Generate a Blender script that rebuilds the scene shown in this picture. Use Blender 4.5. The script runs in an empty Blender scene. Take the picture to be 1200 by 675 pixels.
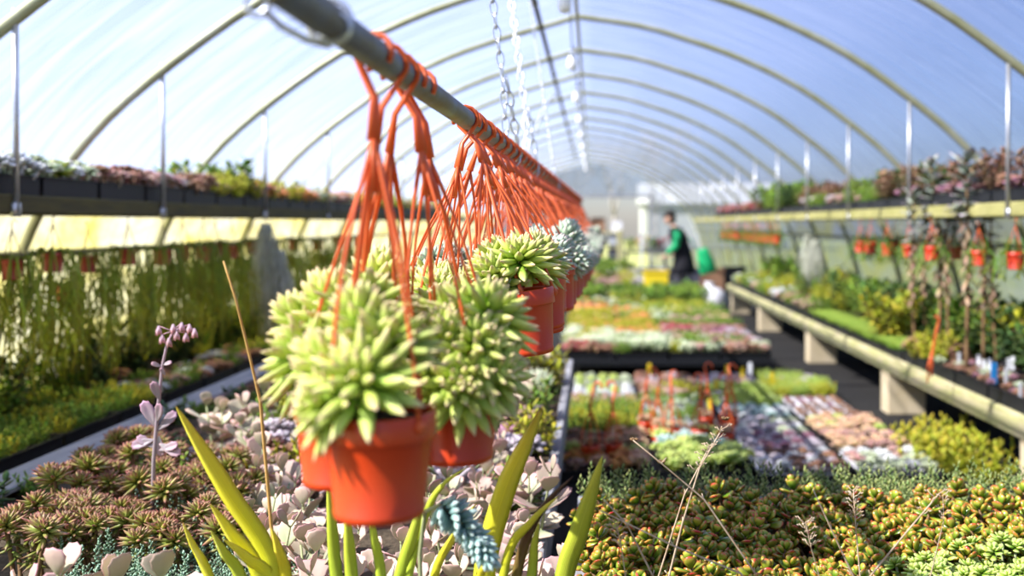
import bpy, math, random
import numpy as np
from mathutils import Vector, Matrix

R = random.Random(7)
PI = math.pi
SC = bpy.context.scene
COL = SC.collection
# camera model of the photograph: level camera, shifted lens
F, U0, V0, CZ = 1167.0, 695.0, 262.0, 1.5


def at(u, v, Y=None, z=None):
    """world point seen at photo pixel (u, v), at depth Y or at height z"""
    if Y is None:
        Y = (CZ - z) * F / (v - V0)
    return Vector(((u - U0) * Y / F, Y, CZ - (v - V0) * Y / F))


def lerp(a, b, t):
    return a + (b - a) * t


ORD = ['zeroth', 'first', 'second', 'third', 'fourth', 'fifth', 'sixth', 'seventh', 'eighth', 'ninth', 'tenth', 'eleventh', 'twelfth',
       'thirteenth', 'fourteenth', 'fifteenth', 'sixteenth', 'seventeenth', 'eighteenth', 'nineteenth', 'twentieth']
for _t, _w in (('twenty', 20), ('thirty', 30), ('forty', 40), ('fifty', 50), ('sixty', 60)):
    if _w > 20:
        ORD.append({30: 'thirtieth', 40: 'fortieth', 50: 'fiftieth', 60: 'sixtieth'}[_w])
    for _i in range(1, 10):
        ORD.append(_t + '-' + ORD[_i])


# ------------------------------------------------------------------ objects
def tag(o, label=None, cat=None, group=None, kind=None):
    if label: o['label'] = label
    if cat: o['category'] = cat
    if group: o['group'] = group
    if kind: o['kind'] = kind
    return o


def empty(name, loc=(0, 0, 0), rz=0.0):
    o = bpy.data.objects.new(name, None)
    COL.objects.link(o)
    o.location = loc
    o.rotation_euler = (0, 0, rz)
    o.empty_display_size = .05
    return o


def link(name, me, parent=None, loc=(0, 0, 0)):
    o = bpy.data.objects.new(name, me)
    COL.objects.link(o)
    o.location = loc
    if parent is not None:
        o.parent = parent
    return o


KIDS = {}


def dup(o, loc=None, rz=None, sc=None, parent=None):
    c = o.copy()
    COL.objects.link(c)
    if parent is not None:
        c.parent = parent
    for ch in o.children:
        dup(ch, parent=c)
    if loc is not None: c.location = loc
    if rz is not None: c.rotation_euler = (c.rotation_euler[0], c.rotation_euler[1], rz)
    if sc is not None: c.scale = (sc, sc, sc) if not hasattr(sc, '__len__') else sc
    return c


class Pool:
    """first use hands out the prototype itself, later uses hand out copies"""
    def __init__(self, protos):
        self.p = list(protos); self.used = [False] * len(self.p); self.n = 0

    def get(self, loc, rz=0.0, sc=1.0, k=None, tilt=None):
        k = (R.randrange(len(self.p)) if k is None else k % len(self.p))
        if not self.used[k]:
            self.used[k] = True
            o = self.p[k]
            o.location = loc
            o.scale = (sc, sc, sc) if not hasattr(sc, '__len__') else sc
        else:
            o = dup(self.p[k], loc, None, sc)
        o.rotation_euler = (tilt[0] if tilt else 0, tilt[1] if tilt else 0, rz)
        return o

    def drop_unused(self):
        for k, o in enumerate(self.p):
            if not self.used[k]:
                for ch in list(o.children_recursive) + [o]:
                    bpy.data.objects.remove(ch)


POOLS = []


def pool(protos):
    p = Pool(protos); POOLS.append(p); return p


# ------------------------------------------------------------------ mesh builder
class MB:
    def __init__(self):
        self.v = []; self.f = []; self.c = []; self.n = 0

    def add(self, v, f, c=None):
        v = np.asarray(v, float).reshape(-1, 3)
        b = self.n
        self.v.append(v)
        self.f.extend([tuple(i + b for i in q) for q in f])
        if c is None:
            c = np.tile((.5, .5, .5), (len(v), 1))
        self.c.append(np.asarray(c, float))
        self.n += len(v)

    def box(self, c, s, rz=0.0, bev=0.0):
        x, y, z = s[0] / 2, s[1] / 2, s[2] / 2
        if bev <= 0:
            p = [(-x, -y, -z), (x, -y, -z), (x, y, -z), (-x, y, -z), (-x, -y, z), (x, -y, z), (x, y, z), (-x, y, z)]
            f = [(3, 2, 1, 0), (4, 5, 6, 7), (0, 1, 5, 4), (1, 2, 6, 5), (2, 3, 7, 6), (3, 0, 4, 7)]
        else:
            b = min(bev, x * .9, y * .9, z * .9)
            p = []
            for zz, k in ((-z, b), (-z + b, 0), (z - b, 0), (z, b)):
                X, Y = x - k, y - k
                p += [(-X + b * (k == 0), -Y, zz), (X - b * (k == 0), -Y, zz), (X, -Y + b * (k == 0), zz), (X, Y - b * (k == 0), zz),
                      (X - b * (k == 0), Y, zz), (-X + b * (k == 0), Y, zz), (-X, Y - b * (k == 0), zz), (-X, -Y + b * (k == 0), zz)]
            f = [tuple(range(7, -1, -1)), tuple(range(24, 32))]
            for r in range(3):
                for i in range(8):
                    j = (i + 1) % 8
                    f.append((r * 8 + i, r * 8 + j, r * 8 + 8 + j, r * 8 + 8 + i))
        p = np.array(p)
        if rz:
            ca, sa = math.cos(rz), math.sin(rz)
            p = np.stack([p[:, 0] * ca - p[:, 1] * sa, p[:, 0] * sa + p[:, 1] * ca, p[:, 2]], 1)
        self.add(p + np.array(c), f)
        return self

    def tube(self, pts, rad, ns=6, cap=True, rnd=.5, flat=None):
        P = np.array([tuple(p) for p in pts], float)
        n = len(P)
        rad = [rad] * n if not hasattr(rad, '__len__') else rad
        T = np.gradient(P, axis=0)
        T /= np.linalg.norm(T, axis=1)[:, None] + 1e-12
        a = np.array((0, 0, 1.)) if abs(T[0][2]) < .9 else np.array((1., 0, 0))
        N = np.cross(T[0], a); N /= np.linalg.norm(N)
        V = []; C = []
        for i in range(n):
            N = N - T[i] * N.dot(T[i]); N /= np.linalg.norm(N) + 1e-12
            B = np.cross(T[i], N)
            for k in range(ns):
                w = 2 * PI * k / ns
                V.append(P[i] + rad[i] * (math.cos(w) * N + math.sin(w) * B * (flat or 1)))
                C.append((i / (n - 1), .5, rnd))
        f = []
        for i in range(n - 1):
            for k in range(ns):
                j = (k + 1) % ns
                f.append((i * ns + k, i * ns + j, (i + 1) * ns + j, (i + 1) * ns + k))
        if cap:
            f.append(tuple(range(ns - 1, -1, -1)))
            f.append(tuple((n - 1) * ns + k for k in range(ns)))
        self.add(V, f, C)
        return self

    def lathe(self, prof, c=(0, 0, 0), ns=24, capb=True, capt=False):
        V = []
        for r, z in prof:
            for k in range(ns):
                w = 2 * PI * k / ns
                V.append((c[0] + r * math.cos(w), c[1] + r * math.sin(w), c[2] + z))
        f = []
        for i in range(len(prof) - 1):
            for k in range(ns):
                j = (k + 1) % ns
                f.append((i * ns + k, i * ns + j, (i + 1) * ns + j, (i + 1) * ns + k))
        if capb: f.append(tuple(range(ns - 1, -1, -1)))
        if capt: f.append(tuple((len(prof) - 1) * ns + k for k in range(ns)))
        self.add(V, f)
        return self

    def ball(self, c, r, ns=10, nr=6):
        r3 = r if hasattr(r, '__len__') else (r, r, r)
        V = []; f = []
        for i in range(nr + 1):
            th = PI * i / nr
            for k in range(ns):
                w = 2 * PI * k / ns
                V.append((c[0] + r3[0] * math.sin(th) * math.cos(w), c[1] + r3[1] * math.sin(th) * math.sin(w), c[2] + r3[2] * math.cos(th)))
        for i in range(nr):
            for k in range(ns):
                j = (k + 1) % ns
                f.append((i * ns + k, (i + 1) * ns + k, (i + 1) * ns + j, i * ns + j))
        self.add(V, f)
        return self

    def torus(self, c, Rr, r, axis='y', ns=20, nt=8, a0=0, a1=2 * PI, sx=1, sy=1):
        pts = []
        full = abs(a1 - a0 - 2 * PI) < 1e-6
        for i in range(ns + 1):
            w = a0 + (a1 - a0) * i / ns
            a, b = Rr * math.cos(w) * sx, Rr * math.sin(w) * sy
            q = {'y': (a, 0, b), 'x': (0, a, b), 'z': (a, b, 0)}[axis]
            pts.append((c[0] + q[0], c[1] + q[1], c[2] + q[2]))
        return self.tube(pts, r, nt, cap=not full)

    def leaf(self, tpl, base, d, up, L, W, T, rnd=.5):
        v, f, c = tpl
        d = np.asarray(d, float); d /= np.linalg.norm(d) + 1e-12
        up = np.asarray(up, float)
        s = np.cross(d, up); s /= np.linalg.norm(s) + 1e-12
        nrm = np.cross(s, d)
        M = np.stack([s * W, d * L, nrm * T], 0)
        cc = c.copy(); cc[:, 2] = rnd
        w = v.copy()
        # z holds thickness in [:,2], curl in a separate column
        self.add(w[:, :3] @ M + np.outer(w[:, 3], nrm) * L + np.asarray(base, float), f, cc)

    def mesh(self, name, mat, smooth=True):
        me = bpy.data.meshes.new(name)
        if self.n:
            V = np.concatenate(self.v)
            me.from_pydata(V.tolist(), [], self.f)
            a = me.attributes.new('lf', 'FLOAT_COLOR', 'POINT')
            C = np.concatenate(self.c)
            a.data.foreach_set('color', np.concatenate([C, np.ones((len(C), 1))], 1).astype(np.float32).ravel())
        if mat: me.materials.append(mat)
        if smooth:
            me.polygons.foreach_set('use_smooth', [True] * len(me.polygons))
        me.update()
        return me

    def build(self, name, mat, parent=None, loc=(0, 0, 0), smooth=True, sharp=None):
        me = self.mesh(name, mat, smooth)
        if smooth and sharp:
            me.set_sharp_from_angle(angle=sharp)
        return link(name, me, parent, loc)


def tpl(prof, ns=6, curl=0.0, tip=True):
    """leaf template: prof = [(t, halfwidth, thick)], unit length along y. columns x, y, z, curl"""
    V = []; C = []; f = []
    for t, w, h in prof:
        for k in range(ns):
            a = 2 * PI * k / ns
            V.append((w * math.cos(a), t, h * math.sin(a), curl * t * t))
            C.append((t, abs(math.cos(a)), .5))
    n = len(prof)
    for i in range(n - 1):
        for k in range(ns):
            j = (k + 1) % ns
            f.append((i * ns + k, (i + 1) * ns + k, (i + 1) * ns + j, i * ns + j))
    f.append(tuple(range(ns)))
    f.append(tuple((n - 1) * ns + k for k in range(ns - 1, -1, -1)))
    return np.array(V, float), f, np.array(C, float)


ECH = tpl([(0, .5, .6), (.25, .88, 1), (.5, 1, 1), (.74, .74, .75), (.91, .32, .36), (1, .04, .06)], 6, .14)
ECHL = tpl([(0, .45, .6), (.5, 1, 1), (.85, .6, .7), (1, .06, .1)], 4, .12)
SPIKE = tpl([(0, .7, .7), (.4, 1, 1), (.8, .65, .6), (1, .06, .1)], 5, .10)
SPIKEL = tpl([(0, .7, .7), (.5, 1, 1), (1, .08, .1)], 4, .10)
JADE = tpl([(0, .22, .5), (.25, .55, .9), (.55, .95, 1), (.8, .95, .9), (.95, .55, .5), (1, .12, .2)], 6, .10)
JADEL = tpl([(0, .25, .5), (.5, .95, 1), (.85, .85, .8), (1, .2, .3)], 4, .10)
BUD = tpl([(0, .5, .5), (.35, 1, 1), (.75, .85, .85), (1, .15, .2)], 5, .0)
BUDL = tpl([(0, .6, .6), (.5, 1, 1), (1, .2, .2)], 4, .0)
FLAT = tpl([(0, .15, .5), (.3, .8, 1), (.6, 1, 1), (.85, .6, .8), (1, .05, .3)], 4, -.15)


def scallop(n=22, curl=.16):
    """flat rounded kalanchoe leaf with a scalloped rim"""
    V = []; C = []
    out = []
    for i in range(n):
        w = 2 * PI * i / n
        y = .5 - .5 * math.cos(w)
        x = math.sin(w) * (.30 + .75 * y) * .78
        s = 1 + (.06 if i % 2 else -.035) * (1 if y > .25 else 0)
        out.append((x * s, .5 + (y - .5) * s))
    f = []
    for h in (.5, -.5):
        for k, (sc, e) in enumerate(((1, 1), (.86, .35), (.45, .05))):
            for x, y in out:
                X, Y = x * sc, .5 + (y - .5) * sc
                V.append((X, Y, h * (1.0 if k else .25), curl * Y * Y + .10 * abs(X)))
                C.append((Y, e, .5))
        V.append((0, .5, h, curl * .25)); C.append((.5, 0, .5))
    m = 3 * n + 1
    for b, flip in ((0, 0), (m, 1)):
        for k in range(2):
            for i in range(n):
                j = (i + 1) % n
                q = (b + k * n + i, b + k * n + j, b + (k + 1) * n + j, b + (k + 1) * n + i)
                f.append(q[::-1] if flip else q)
        for i in range(n):
            j = (i + 1) % n
            q = (b + 2 * n + i, b + 2 * n + j, b + 3 * n)
            f.append(q[::-1] if flip else q)
    for i in range(n):
        j = (i + 1) % n
        f.append((i, m + i, m + j, j))
    return np.array(V, float), f, np.array(C, float)


KAL = scallop()
GA = PI * (3 - 5 ** .5)


def basis(a):
    a = np.asarray(a, float); a = a / np.linalg.norm(a)
    h = np.array((0, 0, 1.)) if abs(a[2]) < .9 else np.array((1., 0, 0))
    u = np.cross(h, a); u /= np.linalg.norm(u)
    return a, u, np.cross(a, u)


def rosette(mb, c, axis, n, L, W, T, el=(80, 5), tp=ECH, ph=None, core=.10, lmin=.4, jit=.15, rng=None):
    rng = rng or R
    a, u, v = basis(axis)
    ph = rng.random() * 6.28 if ph is None else ph
    c = np.asarray(c, float)
    for i in range(n):
        q = (i + .5) / n
        w = ph + i * GA + rng.uniform(-jit, jit)
        e = math.radians(lerp(el[0], el[1], q ** .8) + rng.uniform(-6, 6))
        r = math.cos(w) * u + math.sin(w) * v
        d = math.cos(e) * r + math.sin(e) * a
        up = -math.sin(e) * r + math.cos(e) * a
        l = L * lerp(lmin, 1, min(1, q * 1.6)) * rng.uniform(.9, 1.08)
        base = c + r * L * core * q + a * L * .35 * (1 - q)
        mb.leaf(tp, base, d, up, l, W * lerp(.6, 1, min(1, q * 2)), T, rng.random())


def curve3(a, b, bow, n=6):
    a, b, bow = Vector(a), Vector(b), Vector(bow)
    return [a.lerp(b, i / n) + bow * (4 * (i / n) * (1 - i / n)) for i in range(n + 1)]
SKY, SUNE, EXPO = .105, 14.5, 0.28
# ------------------------------------------------------------------ materials
def newmat(name):
    m = bpy.data.materials.new(name)
    m.use_nodes = True
    nt = m.node_tree
    nt.nodes.clear()
    out = nt.nodes.new('ShaderNodeOutputMaterial')
    return m, nt, nt.nodes, nt.links, out


def setp(bs, **kw):
    for k, v in kw.items():
        bs.inputs[k].default_value = v


def c4(c):
    return (c[0], c[1], c[2], 1)


def plain(name, col, rough=.5, spec=.5, metal=0.0, var=.12, scale=30, bump=.0, col2=None, stretch=(1, 1, 1), trans=0.0):
    """principled surface whose colour wanders between two tones with a noise in object space"""
    m, nt, N, L, out = newmat(name)
    bs = N.new('ShaderNodeBsdfPrincipled')
    tc = N.new('ShaderNodeTexCoord'); mp = N.new('ShaderNodeMapping'); mp.inputs['Scale'].default_value = stretch
    no = N.new('ShaderNodeTexNoise'); setp(no, Scale=scale, Detail=5.0, Roughness=.6)
    L.new(tc.outputs['Object'], mp.inputs[0]); L.new(mp.outputs[0], no.inputs['Vector'])
    cr = N.new('ShaderNodeValToRGB')
    cr.color_ramp.elements[0].position = .3; cr.color_ramp.elements[1].position = .7
    d = col2 or tuple(x * (1 - var) for x in col)
    b = col if col2 else tuple(min(1, x * (1 + var)) for x in col)
    cr.color_ramp.elements[0].color = c4(b); cr.color_ramp.elements[1].color = c4(d)
    L.new(no.outputs['Fac'], cr.inputs[0]); L.new(cr.outputs[0], bs.inputs['Base Color'])
    setp(bs, Roughness=rough, Metallic=metal); bs.inputs['Specular IOR Level'].default_value = spec
    if bump:
        bp = N.new('ShaderNodeBump'); setp(bp, Strength=bump, Distance=.01)
        L.new(no.outputs['Fac'], bp.inputs['Height']); L.new(bp.outputs[0], bs.inputs['Normal'])
    if trans:
        tr = N.new('ShaderNodeBsdfTranslucent'); mx = N.new('ShaderNodeMixShader'); mx.inputs[0].default_value = trans
        L.new(cr.outputs[0], tr.inputs[0]); L.new(bs.outputs[0], mx.inputs[1]); L.new(tr.outputs[0], mx.inputs[2])
        L.new(mx.outputs[0], out.inputs[0])
    else:
        L.new(bs.outputs[0], out.inputs[0])
    return m


def leafmat(name, stops, edge=None, stripes=0, epow=3.0, eamt=.8, rough=.45, spec=.4, trans=.22, hv=.04, vv=.35, sat=1.0, objvar=True):
    """stops: [(t, colour)] along the leaf; edge: colour of the rim; leaf to leaf and plant to plant variation"""
    m, nt, N, L, out = newmat(name)
    at_ = N.new('ShaderNodeAttribute'); at_.attribute_name = 'lf'
    sp = N.new('ShaderNodeSeparateColor'); L.new(at_.outputs['Color'], sp.inputs[0])
    cr = N.new('ShaderNodeValToRGB')
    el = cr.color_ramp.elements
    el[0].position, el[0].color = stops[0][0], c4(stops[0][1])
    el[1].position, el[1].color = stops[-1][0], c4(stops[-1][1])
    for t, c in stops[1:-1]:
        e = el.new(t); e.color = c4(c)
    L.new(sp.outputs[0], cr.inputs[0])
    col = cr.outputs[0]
    if edge:
        pw = N.new('ShaderNodeMath'); pw.operation = 'POWER'; pw.inputs[1].default_value = epow
        ml = N.new('ShaderNodeMath'); ml.operation = 'MULTIPLY'; ml.inputs[1].default_value = eamt
        L.new(sp.outputs[1], pw.inputs[0]); L.new(pw.outputs[0], ml.inputs[0])
        mx = N.new('ShaderNodeMix'); mx.data_type = 'RGBA'
        L.new(ml.outputs[0], mx.inputs[0]); L.new(col, mx.inputs[6]); mx.inputs[7].default_value = c4(edge)
        col = mx.outputs[2]
    if stripes:
        m1 = N.new('ShaderNodeMath'); m1.operation = 'MULTIPLY'; m1.inputs[1].default_value = stripes
        m2 = N.new('ShaderNodeMath'); m2.operation = 'SINE'
        m3 = N.new('ShaderNodeMapRange'); m3.inputs[1].default_value = -1; m3.inputs[3].default_value = .74; m3.inputs[4].default_value = 1.08
        L.new(sp.outputs[1], m1.inputs[0]); L.new(m1.outputs[0], m2.inputs[0]); L.new(m2.outputs[0], m3.inputs[0])
        mm = N.new('ShaderNodeMix'); mm.data_type = 'RGBA'; mm.blend_type = 'MULTIPLY'; mm.inputs[0].default_value = 1
        L.new(col, mm.inputs[6]); L.new(m3.outputs[0], mm.inputs[7]); col = mm.outputs[2]
    hs = N.new('ShaderNodeHueSaturation'); hs.inputs['Saturation'].default_value = sat
    oi = N.new('ShaderNodeObjectInfo')
    r1 = N.new('ShaderNodeMapRange'); r1.inputs[3].default_value = .5 - hv; r1.inputs[4].default_value = .5 + hv
    r2 = N.new('ShaderNodeMapRange'); r2.inputs[3].default_value = 1 - vv; r2.inputs[4].default_value = 1 + vv * .6
    ad = N.new('ShaderNodeMath'); ad.operation = 'ADD'; wr = N.new('ShaderNodeMath'); wr.operation = 'FRACT'
    L.new(sp.outputs[2], ad.inputs[0])
    if objvar: L.new(oi.outputs['Random'], ad.inputs[1])
    L.new(ad.outputs[0], wr.inputs[0])
    L.new(wr.outputs[0], r1.inputs[0]); L.new(sp.outputs[2], r2.inputs[0])
    L.new(r1.outputs[0], hs.inputs['Hue']); L.new(r2.outputs[0], hs.inputs['Value']); L.new(col, hs.inputs['Color'])
    bs = N.new('ShaderNodeBsdfPrincipled'); setp(bs, Roughness=rough); bs.inputs['Specular IOR Level'].default_value = spec
    L.new(hs.outputs[0], bs.inputs['Base Color'])
    tr = N.new('ShaderNodeBsdfTranslucent'); L.new(hs.outputs[0], tr.inputs[0])
    ms = N.new('ShaderNodeMixShader'); ms.inputs[0].default_value = trans
    L.new(bs.outputs[0], ms.inputs[1]); L.new(tr.outputs[0], ms.inputs[2]); L.new(ms.outputs[0], out.inputs[0])
    return m


def film(name, tint=(.93, .96, 1), clear=.62, blotch=None, blotch_amt=.5, tl=(.9, .93, 1)):
    """polythene sheet: partly clear, partly scattering, with creases and, low down, yellow blotches"""
    m, nt, N, L, out = newmat(name)
    tc = N.new('ShaderNodeTexCoord'); mp = N.new('ShaderNodeMapping'); mp.inputs['Scale'].default_value = (1.3, .55, 1.3)
    no = N.new('ShaderNodeTexNoise'); setp(no, Scale=1.6, Detail=7.0, Roughness=.65, Distortion=1.2)
    L.new(tc.outputs['Object'], mp.inputs[0]); L.new(mp.outputs[0], no.inputs['Vector'])
    mp2 = N.new('ShaderNodeMapping'); mp2.inputs['Scale'].default_value = (.8, 6, .8)
    n2 = N.new('ShaderNodeTexNoise'); setp(n2, Scale=1.4, Detail=4.0, Roughness=.55, Distortion=.6)
    L.new(tc.outputs['Object'], mp2.inputs[0]); L.new(mp2.outputs[0], n2.inputs['Vector'])
    bp = N.new('ShaderNodeBump'); setp(bp, Strength=.45, Distance=.06)
    L.new(n2.outputs['Fac'], bp.inputs['Height'])
    tp_ = N.new('ShaderNodeBsdfTransparent'); tp_.inputs[0].default_value = c4(tint)
    tr = N.new('ShaderNodeBsdfTranslucent'); tr.inputs[0].default_value = c4(tl)
    df = N.new('ShaderNodeBsdfPrincipled'); setp(df, Roughness=.32); df.inputs['Base Color'].default_value = c4(tl); df.inputs['Specular IOR Level'].default_value = .5
    L.new(bp.outputs[0], tr.inputs['Normal']); L.new(bp.outputs[0], df.inputs['Normal'])
    if blotch:
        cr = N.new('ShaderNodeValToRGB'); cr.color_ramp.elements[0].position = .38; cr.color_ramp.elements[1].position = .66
        cr.color_ramp.elements[0].color = c4(tl); cr.color_ramp.elements[1].color = c4(blotch)
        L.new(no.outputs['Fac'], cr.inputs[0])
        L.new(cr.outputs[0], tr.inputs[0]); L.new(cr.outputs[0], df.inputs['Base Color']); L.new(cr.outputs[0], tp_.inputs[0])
    a = N.new('ShaderNodeMixShader'); a.inputs[0].default_value = .14
    L.new(tr.outputs[0], a.inputs[1]); L.new(df.outputs[0], a.inputs[2])
    mr = N.new('ShaderNodeMapRange'); mr.inputs[1].default_value = .3; mr.inputs[2].default_value = .7
    mr.inputs[3].default_value = 1 - clear - .10; mr.inputs[4].default_value = 1 - clear + .10
    L.new(n2.outputs['Fac'], mr.inputs[0])
    b = N.new('ShaderNodeMixShader'); L.new(mr.outputs[0], b.inputs[0])
    L.new(tp_.outputs[0], b.inputs[1]); L.new(a.outputs[0], b.inputs[2]); L.new(b.outputs[0], out.inputs[0])
    return m


M = {}
M['film'] = film('polythene_film', tint=(.88, .89, 1), clear=.58, tl=(.36, .42, .64))
M['film_low'] = film('polythene_film_algae_and_reflection', clear=.40, blotch=(.52, .45, .12), tl=(.50, .49, .40))  # yellow blotches: algae, with grass reflected from outside painted into the same colour
M['film_right'] = film('polythene_film_faint_yellow', tint=(.88, .89, 1), clear=.52, blotch=(.56, .58, .34), tl=(.50, .56, .74))  # fainter yellow blotches than on film_low
M['gravel'] = plain('gravel_floor', (.028, .027, .025), .9, .1, var=.5, scale=45, bump=.6)
M['outside'] = plain('rough_grass', (.22, .27, .08), .95, .1, col2=(.38, .36, .18), scale=1.2)
M['galv'] = plain('galvanised_pipe', (.50, .51, .51), .38, .5, metal=.75, var=.18, scale=14)
M['rail'] = plain('weathered_galvanised_rail', (.27, .31, .37), .45, .5, metal=.35, col2=(.24, .20, .13), scale=9, bump=.15)
M['hoop'] = plain('hoop_pipe', (.42, .43, .33), .5, .4, metal=.25, col2=(.27, .27, .11), scale=4)
M['darkpipe'] = plain('dark_ridge_pipe', (.10, .09, .08), .5, .4, metal=.2, var=.3)
M['chain'] = plain('zinc_chain', (.62, .64, .66), .28, .6, metal=.85, var=.1)
M['wire'] = plain('thin_wire', (.33, .27, .2), .5, .5, var=.2)
M['terra'] = plain('orange_plastic_pot', (.58, .048, .005), .38, .5, var=.06, scale=8)
M['rim'] = plain('orange_plastic_rim', (.60, .052, .006), .34, .55, var=.05, scale=8)
M['redpot'] = plain('red_plastic_pot', (.58, .045, .015), .4, .5, var=.1, scale=8)
M['brownpot'] = plain('brown_red_plastic_pot', (.42, .06, .025), .45, .45, var=.15, scale=8)
M['hanger'] = plain('orange_plastic_hanger', (.84, .17, .045), .38, .5, var=.05, trans=.3)
M['soil'] = plain('potting_soil', (.055, .038, .025), .95, .1, var=.5, scale=90, bump=.8)
M['peat'] = plain('bed_soil', (.09, .07, .045), .95, .1, var=.5, scale=60, bump=.8)
M['blackplastic'] = plain('black_tray_plastic', (.008, .009, .011), .5, .25, var=.2)
M['whiteplastic'] = plain('white_cell_plastic', (.80, .80, .82), .5, .4, var=.05)
M['wood'] = plain('mossy_weathered_wood', (.55, .47, .30), .8, .2, col2=(.38, .40, .13), scale=5, bump=.35, stretch=(4, .7, 4))
M['greywood'] = plain('grey_weathered_board', (.36, .36, .36), .8, .2, col2=(.22, .23, .25), scale=6, bump=.3, stretch=(4, .6, 4))
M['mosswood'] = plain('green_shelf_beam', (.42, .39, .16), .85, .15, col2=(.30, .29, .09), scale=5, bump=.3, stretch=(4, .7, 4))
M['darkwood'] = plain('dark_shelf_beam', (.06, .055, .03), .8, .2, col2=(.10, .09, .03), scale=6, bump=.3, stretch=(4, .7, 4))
M['block'] = plain('block_post', (.52, .43, .26), .85, .15, col2=(.62, .53, .36), scale=7, bump=.3)
M['yellow'] = plain('yellow_plastic', (.85, .62, .02), .45, .5, var=.06)
M['whitetag'] = plain('white_plastic_label', (.82, .84, .86), .4, .5, var=.04)
M['bluetag'] = plain('blue_plastic_label', (.03, .30, .72), .4, .5, var=.06)
M['cardboard'] = plain('cardboard', (.30, .17, .10), .9, .1, var=.15)
M['greysteel'] = plain('dark_steel', (.10, .10, .13), .5, .5, metal=.3, var=.2)
M['drytwig'] = plain('dry_pale_stalk', (.62, .50, .36), .8, .2, col2=(.42, .29, .17), scale=40)
M['brownstalk'] = plain('brown_stalk', (.46, .25, .06), .7, .3, col2=(.62, .40, .14), scale=30)
M['stem'] = plain('woody_stem', (.16, .09, .04), .8, .2, col2=(.24, .15, .07), scale=40)
M['greenstem'] = plain('green_stem', (.30, .33, .16), .6, .3, var=.2)
M['bulb'] = plain('white_glass_bulb', (.92, .92, .88), .2, .6, var=.02)
M['hose'] = plain('grey_hose', (.50, .53, .56), .4, .5, var=.1)
M['shed'] = plain('pale_shed_cladding', (.36, .38, .38), .8, .2, var=.15, scale=3)
M['bark'] = plain('grey_bark', (.30, .28, .26), .9, .1, var=.3)
# leaves
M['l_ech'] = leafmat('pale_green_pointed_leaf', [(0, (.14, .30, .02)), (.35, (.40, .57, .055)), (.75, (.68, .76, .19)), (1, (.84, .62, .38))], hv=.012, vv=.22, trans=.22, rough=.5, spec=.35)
M['l_ech2'] = leafmat('blue_green_pointed_leaf', [(0, (.12, .25, .10)), (.45, (.36, .50, .32)), (.85, (.66, .76, .58)), (1, (.78, .55, .50))], hv=.015, vv=.22, trans=.18, rough=.5, spec=.35)
M['l_jade'] = leafmat('jade_leaf', [(0, (.08, .18, .012)), (.5, (.21, .34, .025)), (.85, (.42, .43, .05)), (1, (.62, .14, .03))], edge=(.58, .075, .02), epow=7, eamt=.7, hv=.035, vv=.4, trans=.15, rough=.25, spec=.6)
M['l_lime'] = leafmat('lime_leaf', [(0, (.22, .38, .03)), (.6, (.45, .62, .09)), (1, (.68, .75, .25))], hv=.02, vv=.3, trans=.25)
M['l_kal'] = leafmat('pink_grey_scalloped_leaf', [(0, (.36, .43, .22)), (.5, (.60, .52, .37)), (1, (.76, .60, .46))], edge=(.66, .26, .30), epow=3, eamt=.6, hv=.04, vv=.42, trans=.2, rough=.55, spec=.3)
M['l_kal2'] = leafmat('olive_grey_scalloped_leaf', [(0, (.26, .34, .14)), (.5, (.42, .42, .25)), (1, (.62, .50, .38))], edge=(.60, .24, .26), epow=3, eamt=.65, hv=.04, vv=.42, trans=.2, rough=.55, spec=.3)
M['l_semp'] = leafmat('olive_leaf_with_brown_tip', [(0, (.26, .34, .04)), (.5, (.42, .43, .09)), (.74, (.42, .27, .12)), (1, (.30, .085, .075))], hv=.03, vv=.4, trans=.18)
M['l_teal'] = leafmat('teal_sedum_leaf', [(0, (.14, .26, .13)), (.6, (.28, .46, .30)), (1, (.45, .55, .36))], hv=.03, vv=.4, trans=.15)
M['l_mat'] = leafmat('grey_green_sedum_leaf', [(0, (.14, .22, .04)), (.6, (.32, .42, .12)), (1, (.50, .52, .22))], hv=.03, vv=.45, trans=.2)
M['l_strap'] = leafmat('yellow_green_strap_leaf', [(0, (.60, .68, .04)), (.5, (.92, .84, .05)), (.94, (.92, .80, .10)), (1, (.42, .22, .05))], hv=.012, vv=.15, trans=.18, rough=.4, stripes=42)
M['l_strapg'] = leafmat('green_strap_leaf', [(0, (.42, .58, .05)), (.6, (.68, .78, .07)), (1, (.80, .80, .12))], hv=.012, vv=.15, trans=.18, rough=.4, stripes=42)
M['l_dead'] = leafmat('dark_dead_strap_leaf', [(0, (.30, .25, .03)), (.5, (.12, .05, .03)), (1, (.05, .02, .02))], hv=.02, vv=.2, trans=.05)
M['l_burro'] = leafmat('blue_trailing_leaf', [(0, (.16, .34, .28)), (.6, (.34, .55, .50)), (1, (.58, .70, .64))], hv=.02, vv=.25, trans=.1)
M['l_rhip'] = leafmat('hanging_green_strand', [(0, (.20, .27, .01)), (.6, (.42, .50, .04)), (1, (.60, .60, .07))], hv=.03, vv=.4, trans=.3)
M['l_green'] = leafmat('fresh_green_leaf', [(0, (.08, .17, .01)), (.6, (.20, .36, .03)), (1, (.38, .50, .07))], hv=.03, vv=.45, trans=.25)
M['l_dark'] = leafmat('dark_green_leaf', [(0, (.03, .07, .012)), (.6, (.07, .15, .03)), (1, (.16, .24, .06))], hv=.03, vv=.45, trans=.2)
M['l_yell'] = leafmat('yellow_green_leaf', [(0, (.28, .33, .01)), (.6, (.55, .56, .03)), (1, (.74, .66, .08))], hv=.03, vv=.35, trans=.3)
M['l_oran'] = leafmat('orange_yellow_leaf', [(0, (.40, .36, .05)), (.55, (.74, .46, .12)), (1, (.85, .30, .10))], hv=.03, vv=.3, trans=.2)
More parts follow.
